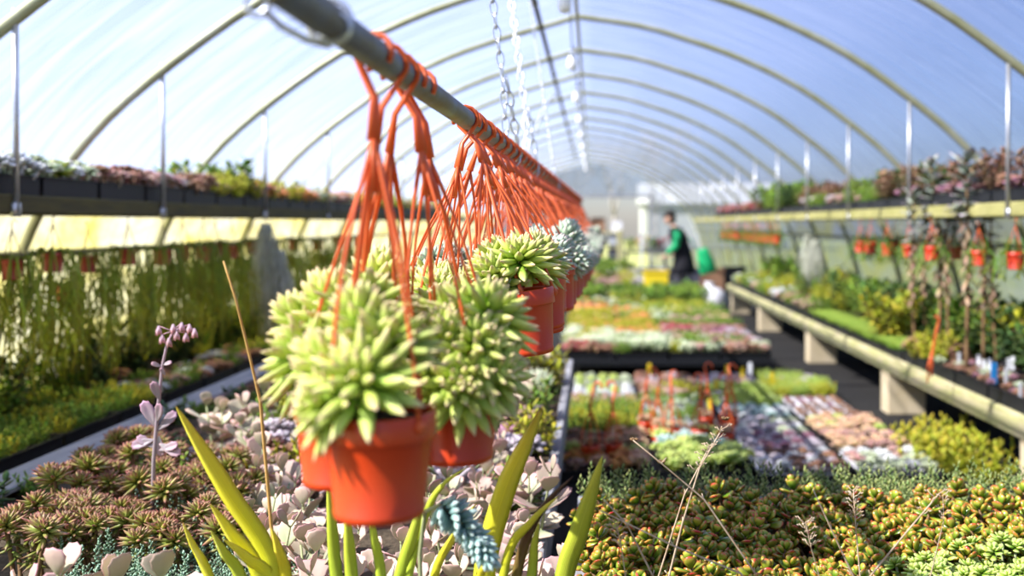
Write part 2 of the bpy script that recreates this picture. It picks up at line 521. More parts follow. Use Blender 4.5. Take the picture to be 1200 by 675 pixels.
M['l_peach'] = leafmat('peach_leaf', [(0, (.46, .44, .18)), (.6, (.74, .58, .33)), (1, (.80, .46, .30))], hv=.03, vv=.25, trans=.2)
M['l_pink'] = leafmat('dusty_pink_leaf', [(0, (.34, .31, .18)), (.6, (.56, .41, .31)), (1, (.64, .36, .31))], hv=.04, vv=.3, trans=.2)
M['l_red'] = leafmat('crimson_leaf', [(0, (.25, .16, .06)), (.5, (.46, .10, .09)), (1, (.56, .09, .10))], hv=.03, vv=.35, trans=.15)
M['l_purp'] = leafmat('purple_leaf', [(0, (.24, .20, .18)), (.5, (.36, .22, .27)), (1, (.42, .18, .24))], hv=.04, vv=.35, trans=.12)
M['l_lav'] = leafmat('lavender_grey_leaf', [(0, (.36, .37, .34)), (.6, (.56, .53, .55)), (1, (.62, .52, .56))], hv=.04, vv=.3, trans=.15)
M['l_pale'] = leafmat('pale_grey_green_leaf', [(0, (.26, .36, .16)), (.6, (.46, .56, .32)), (1, (.70, .74, .52))], hv=.03, vv=.3, trans=.15)
M['l_white'] = leafmat('silver_white_leaf', [(0, (.45, .50, .42)), (.6, (.70, .74, .70)), (1, (.82, .82, .80))], hv=.03, vv=.25, trans=.1)
M['l_brown'] = leafmat('brown_bronze_leaf', [(0, (.15, .12, .05)), (.6, (.32, .19, .10)), (1, (.42, .20, .13))], hv=.03, vv=.4, trans=.12)
M['l_stalk'] = leafmat('grey_purple_stalk_leaf', [(0, (.24, .32, .20)), (.6, (.42, .47, .38)), (1, (.46, .34, .40))], hv=.04, vv=.35, trans=.15)
M['l_dry'] = leafmat('dry_brown_leaf', [(0, (.34, .22, .12)), (.6, (.46, .30, .18)), (1, (.52, .38, .26))], hv=.03, vv=.35, trans=.2)
M['l_moss'] = leafmat('grey_hanging_moss', [(0, (.52, .54, .42)), (.6, (.68, .70, .56)), (1, (.76, .76, .62))], hv=.02, vv=.3, trans=.2)
M['l_lilac'] = leafmat('lilac_grey_leaf', [(0, (.34, .32, .30)), (.6, (.46, .36, .38)), (1, (.52, .32, .38))], edge=(.55, .25, .32), hv=.03, vv=.3, trans=.15)
M['petal'] = leafmat('pink_flower', [(0, (.60, .45, .50)), (.6, (.80, .52, .56)), (1, (.85, .42, .42))], hv=.02, vv=.2, trans=.3)
# ------------------------------------------------------------------ the setting
PROF = [(0, 3.48), (.45, 3.39), (.9, 3.26), (1.4, 3.08), (1.95, 2.81), (2.45, 2.46), (2.85, 2.12), (3.15, 1.75), (3.36, 1.32), (3.50, .85),
        (3.60, .4), (3.66, 0)]
FULL = [(-x - (.15 if x == 0 else 0), z) for x, z in PROF[::-1]] + PROF[1:]
YN, YF = -5.0, 33.0


def densify(p, k=3):
    """smooth Catmull-Rom pass through the hoop's measured points"""
    out = []
    for i in range(len(p) - 1):
        a, b, c, d = p[max(0, i - 1)], p[i], p[i + 1], p[min(len(p) - 1, i + 2)]
        if abs(b[0] + .15) < 1e-6: a = b
        if abs(c[0] + .15) < 1e-6: d = c
        for j in range(k):
            t = j / k
            q = []
            for m in (0, 1):
                q.append(.5 * (2 * b[m] + (c[m] - a[m]) * t + (2 * a[m] - 5 * b[m] + 4 * c[m] - d[m]) * t * t + (3 * b[m] - a[m] - 3 * c[m] + d[m]) * t ** 3))
            out.append(tuple(q))
    return out + [p[-1]]


DENSE = densify(FULL)


def sheet(name, pts, mat):
    mb = MB()
    ys = [YN + (YF - YN) * i / 60 for i in range(61)]
    V = [(x * 1.012, y, z + .03) for y in ys for x, z in pts]
    n = len(pts)
    f = [(i * n + k, i * n + k + 1, (i + 1) * n + k + 1, (i + 1) * n + k) for i in range(60) for k in range(n - 1)]
    mb.add(V, f)
    return tag(mb.build(name, mat), kind='structure')


low = 1.62
iL = max(i for i, (x, z) in enumerate(DENSE) if x < 0 and z < low) + 1
iR = min(i for i, (x, z) in enumerate(DENSE) if x > 0 and z < low) - 1
sheet('ceiling', DENSE[iL:iR + 1], M['film'])
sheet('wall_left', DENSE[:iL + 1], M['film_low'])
sheet('wall_right', DENSE[iR:], M['film_right'])

tag(MB().box((0, 14, -.05), (7.6, 40, .1)).build('floor', M['gravel'], smooth=False), kind='structure')
tag(MB().box((0, 30, -.16), (160, 130, .1)).build('ground_outside', M['outside'], smooth=False), kind='structure')

# far end wall: polythene left and right of a wide opening, in a timber frame
mb = MB()
top = [(x, z) for x, z in DENSE]
def zat(x):
    for (a, za), (b, zb) in zip(top, top[1:]):
        if a <= x <= b:
            return lerp(za, zb, (x - a) / (b - a + 1e-9))
    return 0
xs = [-3.66 + 7.32 * i / 40 for i in range(41)]
for a, b in zip(xs, xs[1:]):
    z0 = 2.35 if -1.9 < (a + b) / 2 < 1.9 else 0
    za, zb = max(zat(a), z0), max(zat(b), z0)
    mb.add([(a, YF, z0), (b, YF, z0), (b, YF, zb), (a, YF, za)], [(0, 1, 2, 3)])
tag(mb.build('wall_far', M['film'], smooth=False), kind='structure')
mb = MB()
for x in (-1.9, 1.9): mb.box((x, YF - .05, 1.2), (.1, .1, 2.4))
mb.box((0, YF - .05, 2.4), (3.9, .1, .1))
tag(mb.build('door_1', M['greywood'], smooth=False), kind='structure')

# hoops
HY = [5.85 - 1.83 * 3, 5.85 - 1.83 * 2] + [4.36] + [5.85 + 1.83 * i for i in range(0, 15)]
hme = MB().tube([(x, 0, z) for x, z in DENSE], .03, 8).mesh('trim_1', M['hoop'])
for i, y in enumerate(HY):
    tag(link('trim_%d' % (i + 1), hme, loc=(0, y, 0)), kind='structure')
n0 = len(HY)
tag(MB().tube([(-.15, -4.9, 3.44), (-.15, 32.9, 3.44)], .02, 8).build('trim_%d' % (n0 + 1), M['galv']), kind='structure')
# side purlins low on both walls, seen below the shelves
for s in (-1, 1):
    n0 += 1
    tag(MB().tube([(s * 3.33, -4.9, 1.32), (s * 3.33, 32.9, 1.32)], .022, 8).build('trim_%d' % (n0 + 1), M['hoop']), kind='structure')

# dark pipe under the ridge and string of bulbs
p = MB().tube([(-.45, 1.0, 3.20), (-.45, 27, 3.20)], .021, 8).build('water_pipe', M['darkpipe'])
tag(p, 'dark straight pipe running the length of the tunnel just left of the ridge', 'pipe')
mb = MB()
for y in (4.36, 7.68, 11.34, 15.0, 18.66): mb.torus((-.45, y, 3.20), .027, .006, 'y', 12, 5).tube([(-.45, y, 3.22), (-.45, y, 3.37)], .004, 5)
mb.build('pipe_clip', M['galv'], p)
sl = empty('string_light', (0, 0, 0)); tag(sl, 'string of white round bulbs hanging under the ridge of the tunnel', 'string light')
mb = MB(); pts = []
bulbs = []
by = [6.1 + 2.3 * i for i in range(9)]
for i, y in enumerate(by):
    pts.append((-.175, y - 1.15, 3.20)); pts.append((-.175, y - .5, 3.06)); bulbs.append((-.175, y, 2.86)); pts.append((-.175, y, 2.96)); pts.append((-.175, y + .5, 3.06))
pts.append((-.175, by[-1] + 1.15, 3.20))
mb.tube(pts, .006, 5).build('cable', M['greysteel'], sl)
for b in bulbs:
    mb = MB().lathe([(.002, -.075), (.028, -.066), (.044, -.032), (.045, .0), (.034, .038), (.022, .062), (.020, .10), (.003, .105)], b, 12, True, True)
    mb.build('bulb', M['bulb'], sl)
hp = [(-.45, 6.6, 3.17), (-.46, 6.55, 3.02)]
tag(MB().tube([at(654, 108, 9.0), at(648, 112, 8.9), at(640, 122, 8.8), at(634, 134, 8.7), at(629, 150, 8.6), at(627, 158, 8.6)], .011, 8)
    .build('hose', M['hose']), 'short grey hose curving down from the dark pipe', 'hose')

# ------------------------------------------------------------------ the hanging rail
def rx(y): return -.30 + .02335 * (y - 1.12)
def rz(y): return 1.73 - .0028 * (y - 1.12)
rail = empty('hanging_rail', (rx(.93), .93, rz(.93)))
tag(rail, 'grey metal rail carrying orange pot hangers down the middle of the tunnel', 'rail')
o = rail.location.copy()
MB().tube([Vector((rx(y), y, rz(y))) - o for y in (.93, 3, 6, 9.2)], .0205, 20).build('pipe', M['rail'], rail)
MB().lathe([(.0205, 0), (.0215, .002), (.0215, .012), (.0205, .014)], (0, 0, 0), 20, True, True).build('end_cap', M['chain'], rail).rotation_euler = (PI / 2, 0, 0)

def chain(mb, a, b, ln=.034, r=.0022, w=.009):
    a, b = Vector(a), Vector(b)
    d = b - a; n = max(2, int(d.length / (ln * .74))); d.normalize()
    s = d.cross(Vector((0, 1, 0))).normalized(); t = s.cross(d)
    for i in range(n):
        c = a + (b - a) * ((i + .5) / n)
        e = s if i % 2 else t
        e = (e + (t if i % 2 else s) * .35).normalized()
        pts = []
        for k in range(11):
            q = 2 * PI * k / 10
            pts.append(c + d * (math.cos(q) * ln / 2) + e * (math.sin(q) * w * (.7 + .3 * abs(math.sin(q)))))
        mb.tube(pts, r, 5, cap=False)


def s_hook(mb, c, r=.0028):
    c = Vector(c)
    pts = [c + Vector((.012 * math.sin(q), 0, .012 + .012 * math.cos(q))) for q in [PI * 1.6 * i / 8 for i in range(9)]]
    mb.tube(pts, r, 5)


def rail_chain(y, top, label, double=False, lk=(.034, .0022, .009)):
    r0 = Vector((rx(y), y, rz(y)))
    e = empty('hanging_chain', r0); tag(e, label, 'chain', 'chains holding up the hanging rail')
    mb = MB()
    if double:
        j = r0.lerp(Vector(top), .16)
        chain(mb, r0 + Vector((-.016, -.02, .02)) - r0, j - r0, *lk)
        chain(mb, r0 + Vector((.014, .06, .02)) - r0, j + Vector((.012, 0, 0)) - r0, *lk)
        chain(mb, j - r0, Vector(top) - r0, *lk)
    else:
        chain(mb, Vector((0, 0, .025)), Vector(top) - r0, *lk)
    mb.build('link_chain', M['chain'], e)
    mb = MB().torus((0, 0, 0), .0245, .003, 'y', 18, 6)
    if double: mb.torus((0, .06, 0), .0245, .003, 'y', 18, 6)
    mb.tube([(.024, 0, 0), (.026, -.01, -.03), (.016, -.015, -.045), (.004, -.01, -.035)], .003, 5)
    mb.build('hook', M['chain'], e)


rail_chain(3.12, (-.45, 3.2, 3.18), 'nearest doubled silver chain, hooked round the rail above the densest orange hangers', True, (.055, .0030, .0125))
rail_chain(3.85, (-.45, 4.4, 3.18), 'silver chain meeting the rail second from the camera, just behind the doubled chain', True, (.055, .0030, .0125))
rail_chain(5.3, (-.45, 6.6, 3.18), 'thin distant silver chain, third from the camera along the rail')
# fittings at the near end of the rail
e = empty('chain_clamp', (rx(1.13), 1.13, rz(1.13))); tag(e, 'blurred silver chain ring and hook wrapped round the near end of the rail', 'clamp')
mb = MB().torus((0, 0, 0), .025, .0032, 'y', 24, 8).torus((.012, -.02, -.012), .017, .0030, 'y', 20, 8)
mb.build('ring', M['chain'], e)
mb = MB(); mb.tube([(.004, -.01, -.03), (-.015, -.03, -.028), (-.035, -.06, -.018), (-.045, -.09, -.006)], .004, 6); mb.torus((-.048, -.1, -.002), .012, .0035, 'y', 16, 6)
chain(mb, (-.02, -.1, .02), (-.15, -.2, 1.3), .04, .0026, .01)
mb.build('hook', M['chain'], e)

# ------------------------------------------------------------------ hanging pots of pointed succulents on the rail
def pot_prof(r, h):
    return [(r * .76, 0), (r * .80, .003), (r * .815, h * .08), (r * .80, h * .09), (r * .93, h * .72), (r * .935, h * .73)]


PR, PH = .073, .136
potme = MB().lathe(pot_prof(PR, PH) + [(PR * .94, h_) for h_ in (PH * .75,)], ns=36).mesh('pot', M['terra'])
rimme = MB().lathe([(PR * .93, PH * .74), (PR * .995, PH * .75), (PR * 1.0, PH * .77), (PR * 1.0, PH * .985), (PR * .98, PH), (PR * .94, PH), (PR * .92, PH * .96), (PR * .91, PH * .80)], ns=36, capb=False).mesh('rim', M['rim'])
soilme = MB().lathe([(PR * .90, PH * .82), (PR * .912, PH * .90), (PR * .5, PH * .93), (.002, PH * .94)], ns=24).mesh('soil', M['soil'])


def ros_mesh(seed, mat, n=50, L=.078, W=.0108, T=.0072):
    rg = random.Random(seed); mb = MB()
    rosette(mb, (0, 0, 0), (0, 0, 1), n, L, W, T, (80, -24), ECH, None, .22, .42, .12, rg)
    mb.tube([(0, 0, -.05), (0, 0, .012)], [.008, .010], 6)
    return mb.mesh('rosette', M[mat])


def long_ros(seed, mat, n=74):
    """a longer shoot clothed in pointed leaves, tipped by a rosette"""
    rg = random.Random(seed); mb = MB()
    for i in range(n):
        q = i / n; w = i * GA
        e = math.radians(lerp(-10, 78, q ** 1.6))
        r = np.array((math.cos(w), math.sin(w), 0)); a = np.array((0, 0, 1.))
        mb.leaf(ECH, r * .006 + a * (-.035 + .075 * q), math.cos(e) * r + math.sin(e) * a, -math.sin(e) * r + math.cos(e) * a,
                lerp(.066, .040, q ** 2) * rg.uniform(.9, 1.1), .0118 * lerp(1, .75, q), .008, rg.random())
    mb.tube([(0, 0, -.07), (0, 0, .02)], .008, 6)
    return mb.mesh('rosette', M[mat])


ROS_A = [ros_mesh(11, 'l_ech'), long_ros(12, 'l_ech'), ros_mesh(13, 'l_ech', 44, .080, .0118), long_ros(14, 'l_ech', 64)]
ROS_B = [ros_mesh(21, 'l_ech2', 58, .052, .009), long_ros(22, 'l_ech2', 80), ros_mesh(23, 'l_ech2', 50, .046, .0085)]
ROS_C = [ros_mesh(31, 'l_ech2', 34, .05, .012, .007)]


def hanging_pot(px, py, pz, hy, ros, label, tilt=(0, 0), full=True, seed=0, ns=4):
    """px,py,pz: middle of the pot's base; hy: where its hook sits on the rail; ros: (mesh, x, y, z, lean dir, lean, scale)"""
    rg = random.Random(seed + 500)
    e = empty('hanging_pot', (px, py, pz)); e.rotation_euler = (tilt[0], tilt[1], rg.random() * 6)
    e.rotation_euler = (tilt[0], tilt[1], 0)
    tag(e, label, 'hanging plant', 'orange pots hanging from the rail')
    po = link('pot', potme, e)
    link('rim', rimme, po); link('soil', soilme, po)
    Mx = Matrix.Rotation(tilt[1], 3, 'Y') @ Matrix.Rotation(tilt[0], 3, 'X')
    inv = Mx.inverted()
    def W(x, y, z): return inv @ (Vector((x, y, z)) - Vector((px, py, pz)))
    hx, hz = rx(hy), rz(hy)
    side = 1 if px > hx else -1
    # hook over the rail, webbed joint, then the strands
    P = Vector((px, py, pz + PH))
    hb = Vector((hx - side * .0255, hy, hz - .012))
    J = Vector((hx, hy, hz)).lerp(P, .26) + Vector((0, 0, .004))
    J2 = Vector((hx, hy, hz)).lerp(P, .40)
    pts = [W(hx + side * .0262 * math.cos(q) , hy + .003 * i, hz + .0262 * math.sin(q)) for i, q in enumerate([-.5, 0, .5, 1.0, 1.57, 2.1, 2.7, 3.14])]
    st = W(hx + side * .0255 * math.cos(3.5), hy + .024, hz + .0255 * math.sin(3.5))
    mb = MB()
    mb.tube(pts + [st, W(*Vector((hx, hy + .01, hz)).lerp(P, .13)), W(*J)], [.0064] * 8 + [.0064, .0074, .0125], 8, flat=.6)
    mb.tube([W(*J), W(*J2)], [.0125, .0165], 8, flat=.38)
    h = mb.build('hanger', M['hanger'], e)
    a0 = rg.random() * 1.5
    for k in range(ns):
        w = a0 + 2 * PI * k / ns
        end = Vector((PR * 1.0 * math.cos(w), PR * 1.0 * math.sin(w), PH * .93))
        s = W(*J2) + Vector((.009 * math.cos(w), .009 * math.sin(w), 0))
        bow = Vector((math.cos(w), math.sin(w), 0)) * rg.uniform(.006, .024) + Vector((rg.uniform(-.008, .008), rg.uniform(-.008, .008), 0))
        m2 = MB().tube(curve3(W(*J) , end, bow + (s - W(*J)) * .2, 9), [.0062, .0048] + [.0036] * 6 + [.0040, .0052], 6, flat=.7)
        m2.ball(end + Vector((.002 * math.cos(w), .002 * math.sin(w), -.004)), (.007, .007, .009), 8, 5)
        if full: m2.build('strand', M['hanger'], h)
        else:
            mb.v += m2.v; mb.c += m2.c; b = mb.n; mb.f += [tuple(i + b for i in q) for q in m2.f]; mb.n += m2.n
    if not full:
        h.data = mb.mesh('hanger', M['hanger'])
    for (me, x, y, z, w, lean, s) in ros:
        r = link('rosette', me, e, (x, y, PH + z))
        ax = Vector((math.cos(w) * math.sin(lean), math.sin(w) * math.sin(lean), math.cos(lean)))
        r.rotation_mode = 'QUATERNION'; r.rotation_quaternion = Vector((0, 0, 1)).rotation_difference(ax)
        r.scale = (s, s, s)
    return e


LR, UP, BK, FR, RT = PI, 0, PI / 2, -PI / 2, 0
# nearest cluster
b = at(445, 603, 1.30)
hanging_pot(b.x, b.y, b.z, 1.33, [(ROS_A[0], -.014, -.035, .04, -1.9, .7, 1.0), (ROS_A[1], -.052, .0, .045, 3.3, .75, .95), (ROS_A[2], .005, .03, .075, 1.2, .3, .9), (ROS_A[3], -.03, .04, .10, 2.4, .4, .9), (ROS_A[0], -.055, -.035, .012, -2.6, 1.2, .75)],
            'nearest terracotta orange hanging pot, heaped with pale green pointed rosettes', seed=1)
b = at(402, 565, 1.50)
hanging_pot(b.x, b.y, b.z, 1.41, [(ROS_A[0], -.045, -.01, .05, 3.3, .85, 1.05), (ROS_A[1], -.02, .02, .11, 2.6, .35, 1.0), (ROS_A[2], .035, .0, .12, .6, .35, 1.0), (ROS_A[3], -.06, .03, .09, 3.0, .7, .9)],
            'orange hanging pot half hidden behind the left of the nearest pot', seed=2)
b = at(534, 538, 1.56)
hanging_pot(b.x, b.y, b.z, 1.57, [(ROS_A[0], .03, -.03, .04, -.5, .85, 1.0), (ROS_A[0], .045, .02, .08, .2, .6, 1.05), (ROS_A[3], -.01, -.03, .05, -1.6, .6, .85), (ROS_A[2], .0, .04, .08, 1.5, .4, .9), (ROS_A[0], .015, -.055, -.01, -1.35, 1.35, .95), (ROS_A[2], .055, -.03, .0, -.5, 1.3, .9), (ROS_A[2], -.03, -.05, .0, -2, 1.2, .8)],
            'dark shaded hanging pot just behind the right of the nearest pot', seed=3)
# pots packed behind, mostly hidden by the three in front
hanging_pot(-.385, 1.70, 1.125, 1.49, [(ROS_A[0], -.04, -.01, .09, 3.0, .5, 1.1), (ROS_A[1], .01, .02, .12, 1.0, .3, 1.05), (ROS_A[2], .04, -.02, .07, -.4, .6, .95), (ROS_A[3], -.05, -.04, .06, 3.6, .8, 1)],
            'orange hanging pot buried behind the left pot, only its upper rosettes showing', seed=4)
hanging_pot(-.245, 1.76, 1.12, 1.65, [(ROS_A[1], .0, -.02, .06, -1.0, .4, 1.0), (ROS_A[0], .04, .01, .05, .3, .7, 1.0), (ROS_A[2], -.03, .02, .07, 2.6, .5, .95)],
            'orange hanging pot deepest in the nearest cluster, wedged behind the shaded pot', seed=5)
hanging_pot(-.43, 1.30, 1.13, 1.27, [(ROS_A[2], -.02, .0, .06, 3.3, .5, 1.0), (ROS_A[1], .03, .02, .07, 1.0, .4, .9)],
            'leftmost orange hanging pot of the nearest cluster', seed=6) if False else None
# the second group: two files of pots, left and right of the rail
spec = [(515, 2.10, 1.165, 2.14, 'A', 'hanging pot of pale rosettes seen between the straps, first in the left file'),
        (617, 2.10, 1.225, 2.20, 'A', 'sharp dark red hanging pot with spiky rosettes, first in the right file')]
for i, (u, y, z, hy, kind, lab) in enumerate(spec):
    b = at(u, 300, y)
    if i == 0:
        rs = [(ROS_A[0], -.01, -.03, .045, -1.7, .45, .95), (ROS_A[2], .04, .0, .05, .3, .7, .9), (ROS_A[3], -.03, .02, .05, 2.5, .5, .8)]
    else:
        rs = [(ROS_A[1], -.04, -.035, .03, -2.3, .9, .95), (ROS_A[0], .01, -.02, .055, -1.0, .35, .95), (ROS_A[2], -.045, .03, .055, 2.8, .5, .85), (ROS_B[1], -.06, -.02, -.01, 3.3, 1.25, .9)]
    hanging_pot(b.x, y, z, hy, rs, lab, (0, -.12 if i else .08), seed=10 + i)
rg = random.Random(42)
nl = nr = 1
y = 2.28
while y < 8.9:
    for s in (-1, 1):
        if s < 0: nl += 1
        else: nr += 1
        full = y < 3.6
        x = rx(y) + s * rg.uniform(.105, .135) + (.0 if s < 0 else .01)
        py = y + (.03 if s < 0 else .0)
        z = (1.215 if s > 0 else 1.19) + rg.uniform(-.02, .025)
        if s > 0 and y < 3.4: z += .02
        st = ROS_B if (y > 2.35) else ROS_A
        k = 4 if full else 3
        rs = []
        w0 = rg.random() * 6
        for j in range(k):
            w = w0 + j * 2 * PI / k + rg.uniform(-.3, .3)
            rs.append((st[rg.randrange(len(st))], .036 * math.cos(w), .036 * math.sin(w), rg.uniform(.03, .06), w, rg.uniform(.4, .9), rg.uniform(.8, 1.05)))
        if s > 0 and rg.random() < .5: rs.append((ROS_B[1], .05, -.03, -.0, -.4, 1.7, .95))
        n = nl if s < 0 else nr
        lab = '%s hanging pot in the %s file under the rail, blue-green rosettes' % (ORD[n], 'left' if s < 0 else 'right')
        hanging_pot(x, py, z, y + s * .02, rs, lab, (rg.uniform(-.06, .06), -s * rg.uniform(.02, .12)), full, seed=100 + n * 2 + (s > 0), ns=4 if y < 5 else 3)
    y += .165 if y < 4 else .21
# ------------------------------------------------------------------ foreground bench and its plants
BZ = .60


def bench(name, x0, x1, y0, y1, z, label, mat, h=.13, soil=True, legs=((0, 0), (1, 0), (0, 1), (1, 1)), lw=.09):
    o = Vector(((x0 + x1) / 2, (y0 + y1) / 2, 0))
    e = empty(name, o); tag(e, label, 'bench')
    w, l = x1 - x0, y1 - y0
    mb = MB()
    n = max(3, int(l / .16))
    for i in range(n):
        mb.box((0, -l / 2 + l * (i + .5) / n, z - h + .02), (w - .08, l / n * .93, .03))
    mb.build('slatted_deck', M['greywood'], e, smooth=False)
    for c, s in (((-w / 2 + .02, 0, z - h / 2), (.04, l, h)), ((w / 2 - .02, 0, z - h / 2), (.04, l, h)), ((0, -l / 2 + .02, z - h / 2), (w - .08, .04, h)), ((0, l / 2 - .02, z - h / 2), (w - .08, .04, h))):
        MB().box(c, s, 0, .006).build('edge_board', mat, e, smooth=False)
    for a, b in legs:
        MB().box((lerp(-w / 2 + .1, w / 2 - .1, a), lerp(-l / 2 + .15, l / 2 - .15, b), (z - h) / 2), (lw, lw, z - h), 0, .006).build('leg', mat, e, smooth=False)
    if soil:
        mb = MB(); nx, ny = max(6, int(w / .08)), max(6, int(l / .08))
        V = [(-w / 2 + .04 + (w - .08) * i / nx, -l / 2 + .04 + (l - .08) * j / ny, z - .03 + R.uniform(-.012, .012)) for j in range(ny + 1) for i in range(nx + 1)]
        f = [(j * (nx + 1) + i, j * (nx + 1) + i + 1, (j + 1) * (nx + 1) + i + 1, (j + 1) * (nx + 1) + i) for j in range(ny) for i in range(nx)]
        mb.add(V, f); mb.build('soil', M['peat'], e)
    return e


lb = bench('plant_bench', -2.06, -.13, 1.45, 6.6, BZ, 'long grey bench bed of mixed succulents under the hanging pots', M['greywood'])
MB().box((-1.93 / 2 + .05, 0, BZ + .010), (.15, 5.15, .022), 0, .004).build('cap_board', M['greywood'], lb, smooth=False)
bench('plant_bench', -.05, 1.75, 1.45, 3.30, BZ, 'short bench bed of red-edged jade plants in front of the trays', M['greywood'])

# jade plants -------------------------------------------------------
def jade_proto(seed, n=13, mat='l_jade', L=.037, R0=.115, H=.155):
    rg = random.Random(seed)
    e = empty('jade_plant'); st = MB(); fo = MB()
    for i in range(n):
        q = (i + .5) / n; w = i * GA + rg.uniform(-.3, .3)
        r = R0 * math.sqrt(q) * rg.uniform(.85, 1.1)
        tip = np.array((r * math.cos(w), r * math.sin(w), H * (1 - .38 * q) + rg.uniform(-.018, .018)))
        st.tube(curve3((0, 0, -.02), tip, (0, 0, .01), 4), [.008, .006, .005, .004, .0035], 5)
        ax = np.array((tip[0] * 3.2 + rg.uniform(-.1, .1), tip[1] * 3.2 + rg.uniform(-.1, .1), .5))
        a, u, v = basis(ax)
        for k in range(5):                              # opposite pairs, each a quarter turn from the last
            for s in (0, PI):
                ww = k * PI / 2 + s + rg.uniform(-.2, .2)
                el = math.radians(lerp(66, 4, k / 4) + rg.uniform(-8, 8))
                rr = math.cos(ww) * u + math.sin(ww) * v
                d = math.cos(el) * rr + math.sin(el) * a
                up = -math.sin(el) * rr + math.cos(el) * a
                l = L * lerp(.62, 1.05, k / 4) * rg.uniform(.85, 1.1)
                fo.leaf(JADE, tip - a * (.008 * k) + rr * .003, d, up, l, l * .45, .0050, rg.random())
    st.build('stem', M['stem'], e); fo.build('foliage', M[mat], e)
    return e


JP = pool([jade_proto(200 + i) for i in range(5)])
rows = []
yy = 1.86; k = 0
while yy < 2.93:
    rows.append(yy); yy += .155
rowname = ['nearest row', 'second row', 'third row', 'fourth row', 'fifth row', 'sixth row', 'back row']
for j, y in enumerate(rows):
    x = .03 + (.06 if j % 2 else 0); n = 0
    while x < min(1.62, .46 * y + .28):
        u = U0 + F * x / y
        if not (u > 1080 and y < 2.2):
            n += 1
            dz = -.035 if y < 2.1 else 0.0
            o = JP.get((x + R.uniform(-.03, .03), y + R.uniform(-.03, .03), BZ - .02 + dz * .3), R.random() * 6.28, R.uniform(.92, 1.18) * (1.0 if u > 760 or y > 2.2 else .95))
            tag(o, 'red-edged jade plant, %s from the left in the %s of the jade bed' % (ORD[n], rowname[min(j, 6)]), 'jade plant', 'jade plants on the front bench')
        x += .185
# lime green rosettes in the corner
def lime_proto(seed):
    rg = random.Random(seed); e = empty('lime_sedum'); st = MB(); fo = MB()
    for i in range(9):
        w = i * GA; r = .022 * math.sqrt(i) * 1.3
        tip = np.array((r * math.cos(w), r * math.sin(w), .16 - r * .4 + rg.uniform(-.015, .015)))
        st.tube(curve3((r * .5 * math.cos(w), r * .5 * math.sin(w), -.02), tip, (0, 0, 0), 3), .003, 5)
        rosette(fo, tip, (tip[0] * 3, tip[1] * 3, .5), 16, .026, .0075, .0028, (70, -5), JADE, None, .15, .45, .2, rg)
        for k in range(10):
            ww = k * GA; p = tip * (1 - .05 * (k + 2))
            fo.leaf(JADEL, p, (math.cos(ww), math.sin(ww), .2), (0, 0, 1), .02, .006, .0025, rg.random())
    st.build('stem', M['greenstem'], e); fo.build('foliage', M['l_lime'], e)
    return e


LP = pool([lime_proto(230), lime_proto(231)])
for i, (u, v) in enumerate(((1125, 640), (1175, 635), (1100, 668), (1150, 668), (1195, 664), (1085, 650))):
    q = at(u, v, z=.76)
    o = LP.get((q.x, q.y, BZ - .02), R.random() * 6, R.uniform(.95, 1.15))
    tag(o, ['lime green sedum left of the corner clump', 'lime green sedum at the back of the corner clump', 'lime green sedum at the front left of the corner clump', 'lime green sedum in the middle front of the corner clump',
            'lime green sedum at the far right edge of the jade bed', 'lime green sedum tucked against the jade stems, outermost of its clump'][i], 'sedum', 'lime sedums in the corner of the jade bed')

# fine mats (nobody could count their sprigs) ------------------------
def sprig_mat(name, pts, mat, label, hgt=.07, leaf_=.008, w_=.003, nl=16, lean=.3, th=.0022):
    mb = MB(); rg = random.Random(len(pts))
    for (x, y, z) in pts:
        h = hgt * rg.uniform(.6, 1.3); lx, ly = rg.uniform(-lean, lean), rg.uniform(-lean, lean)
        ph = rg.random() * 6
        for k in range(nl):
            q = (k + 1) / nl
            p = np.array((x + lx * h * q, y + ly * h * q, z + h * q))
            ww = ph + k * GA
            el = lerp(.1, 1.1, q ** 2)
            d = (math.cos(ww) * math.cos(el), math.sin(ww) * math.cos(el), math.sin(el))
            mb.leaf(BUDL, p, d, (0, 0, 1), leaf_ * rg.uniform(.8, 1.2), w_, th, rg.random())
    o = mb.build(name, M[mat])
    tag(o, label, 'ground cover', kind='stuff')
    return o


pts = []
for i in range(620):
    u, v = R.uniform(60, 370), R.uniform(575, 700)
    if u < 150 and v < 640 - u * .1 + 0: continue
    q = at(u, v, z=.70); pts.append((q.x, q.y, BZ - .01 + R.uniform(0, .03)))
sprig_mat('sedum_mat', pts, 'l_teal', 'teal green mat of tiny leaved sedum covering the front left bed', .09, .0095, .0036, 20)
pts = [(R.uniform(-.02, 1.7), R.uniform(2.85, 3.27), BZ - .02) for _ in range(850)]
sprig_mat('sedum_mat', pts, 'l_mat', 'grey-green fine mat growing along the back edge of the jade bed', .115, .017, .0032, 15, .5, .0022)

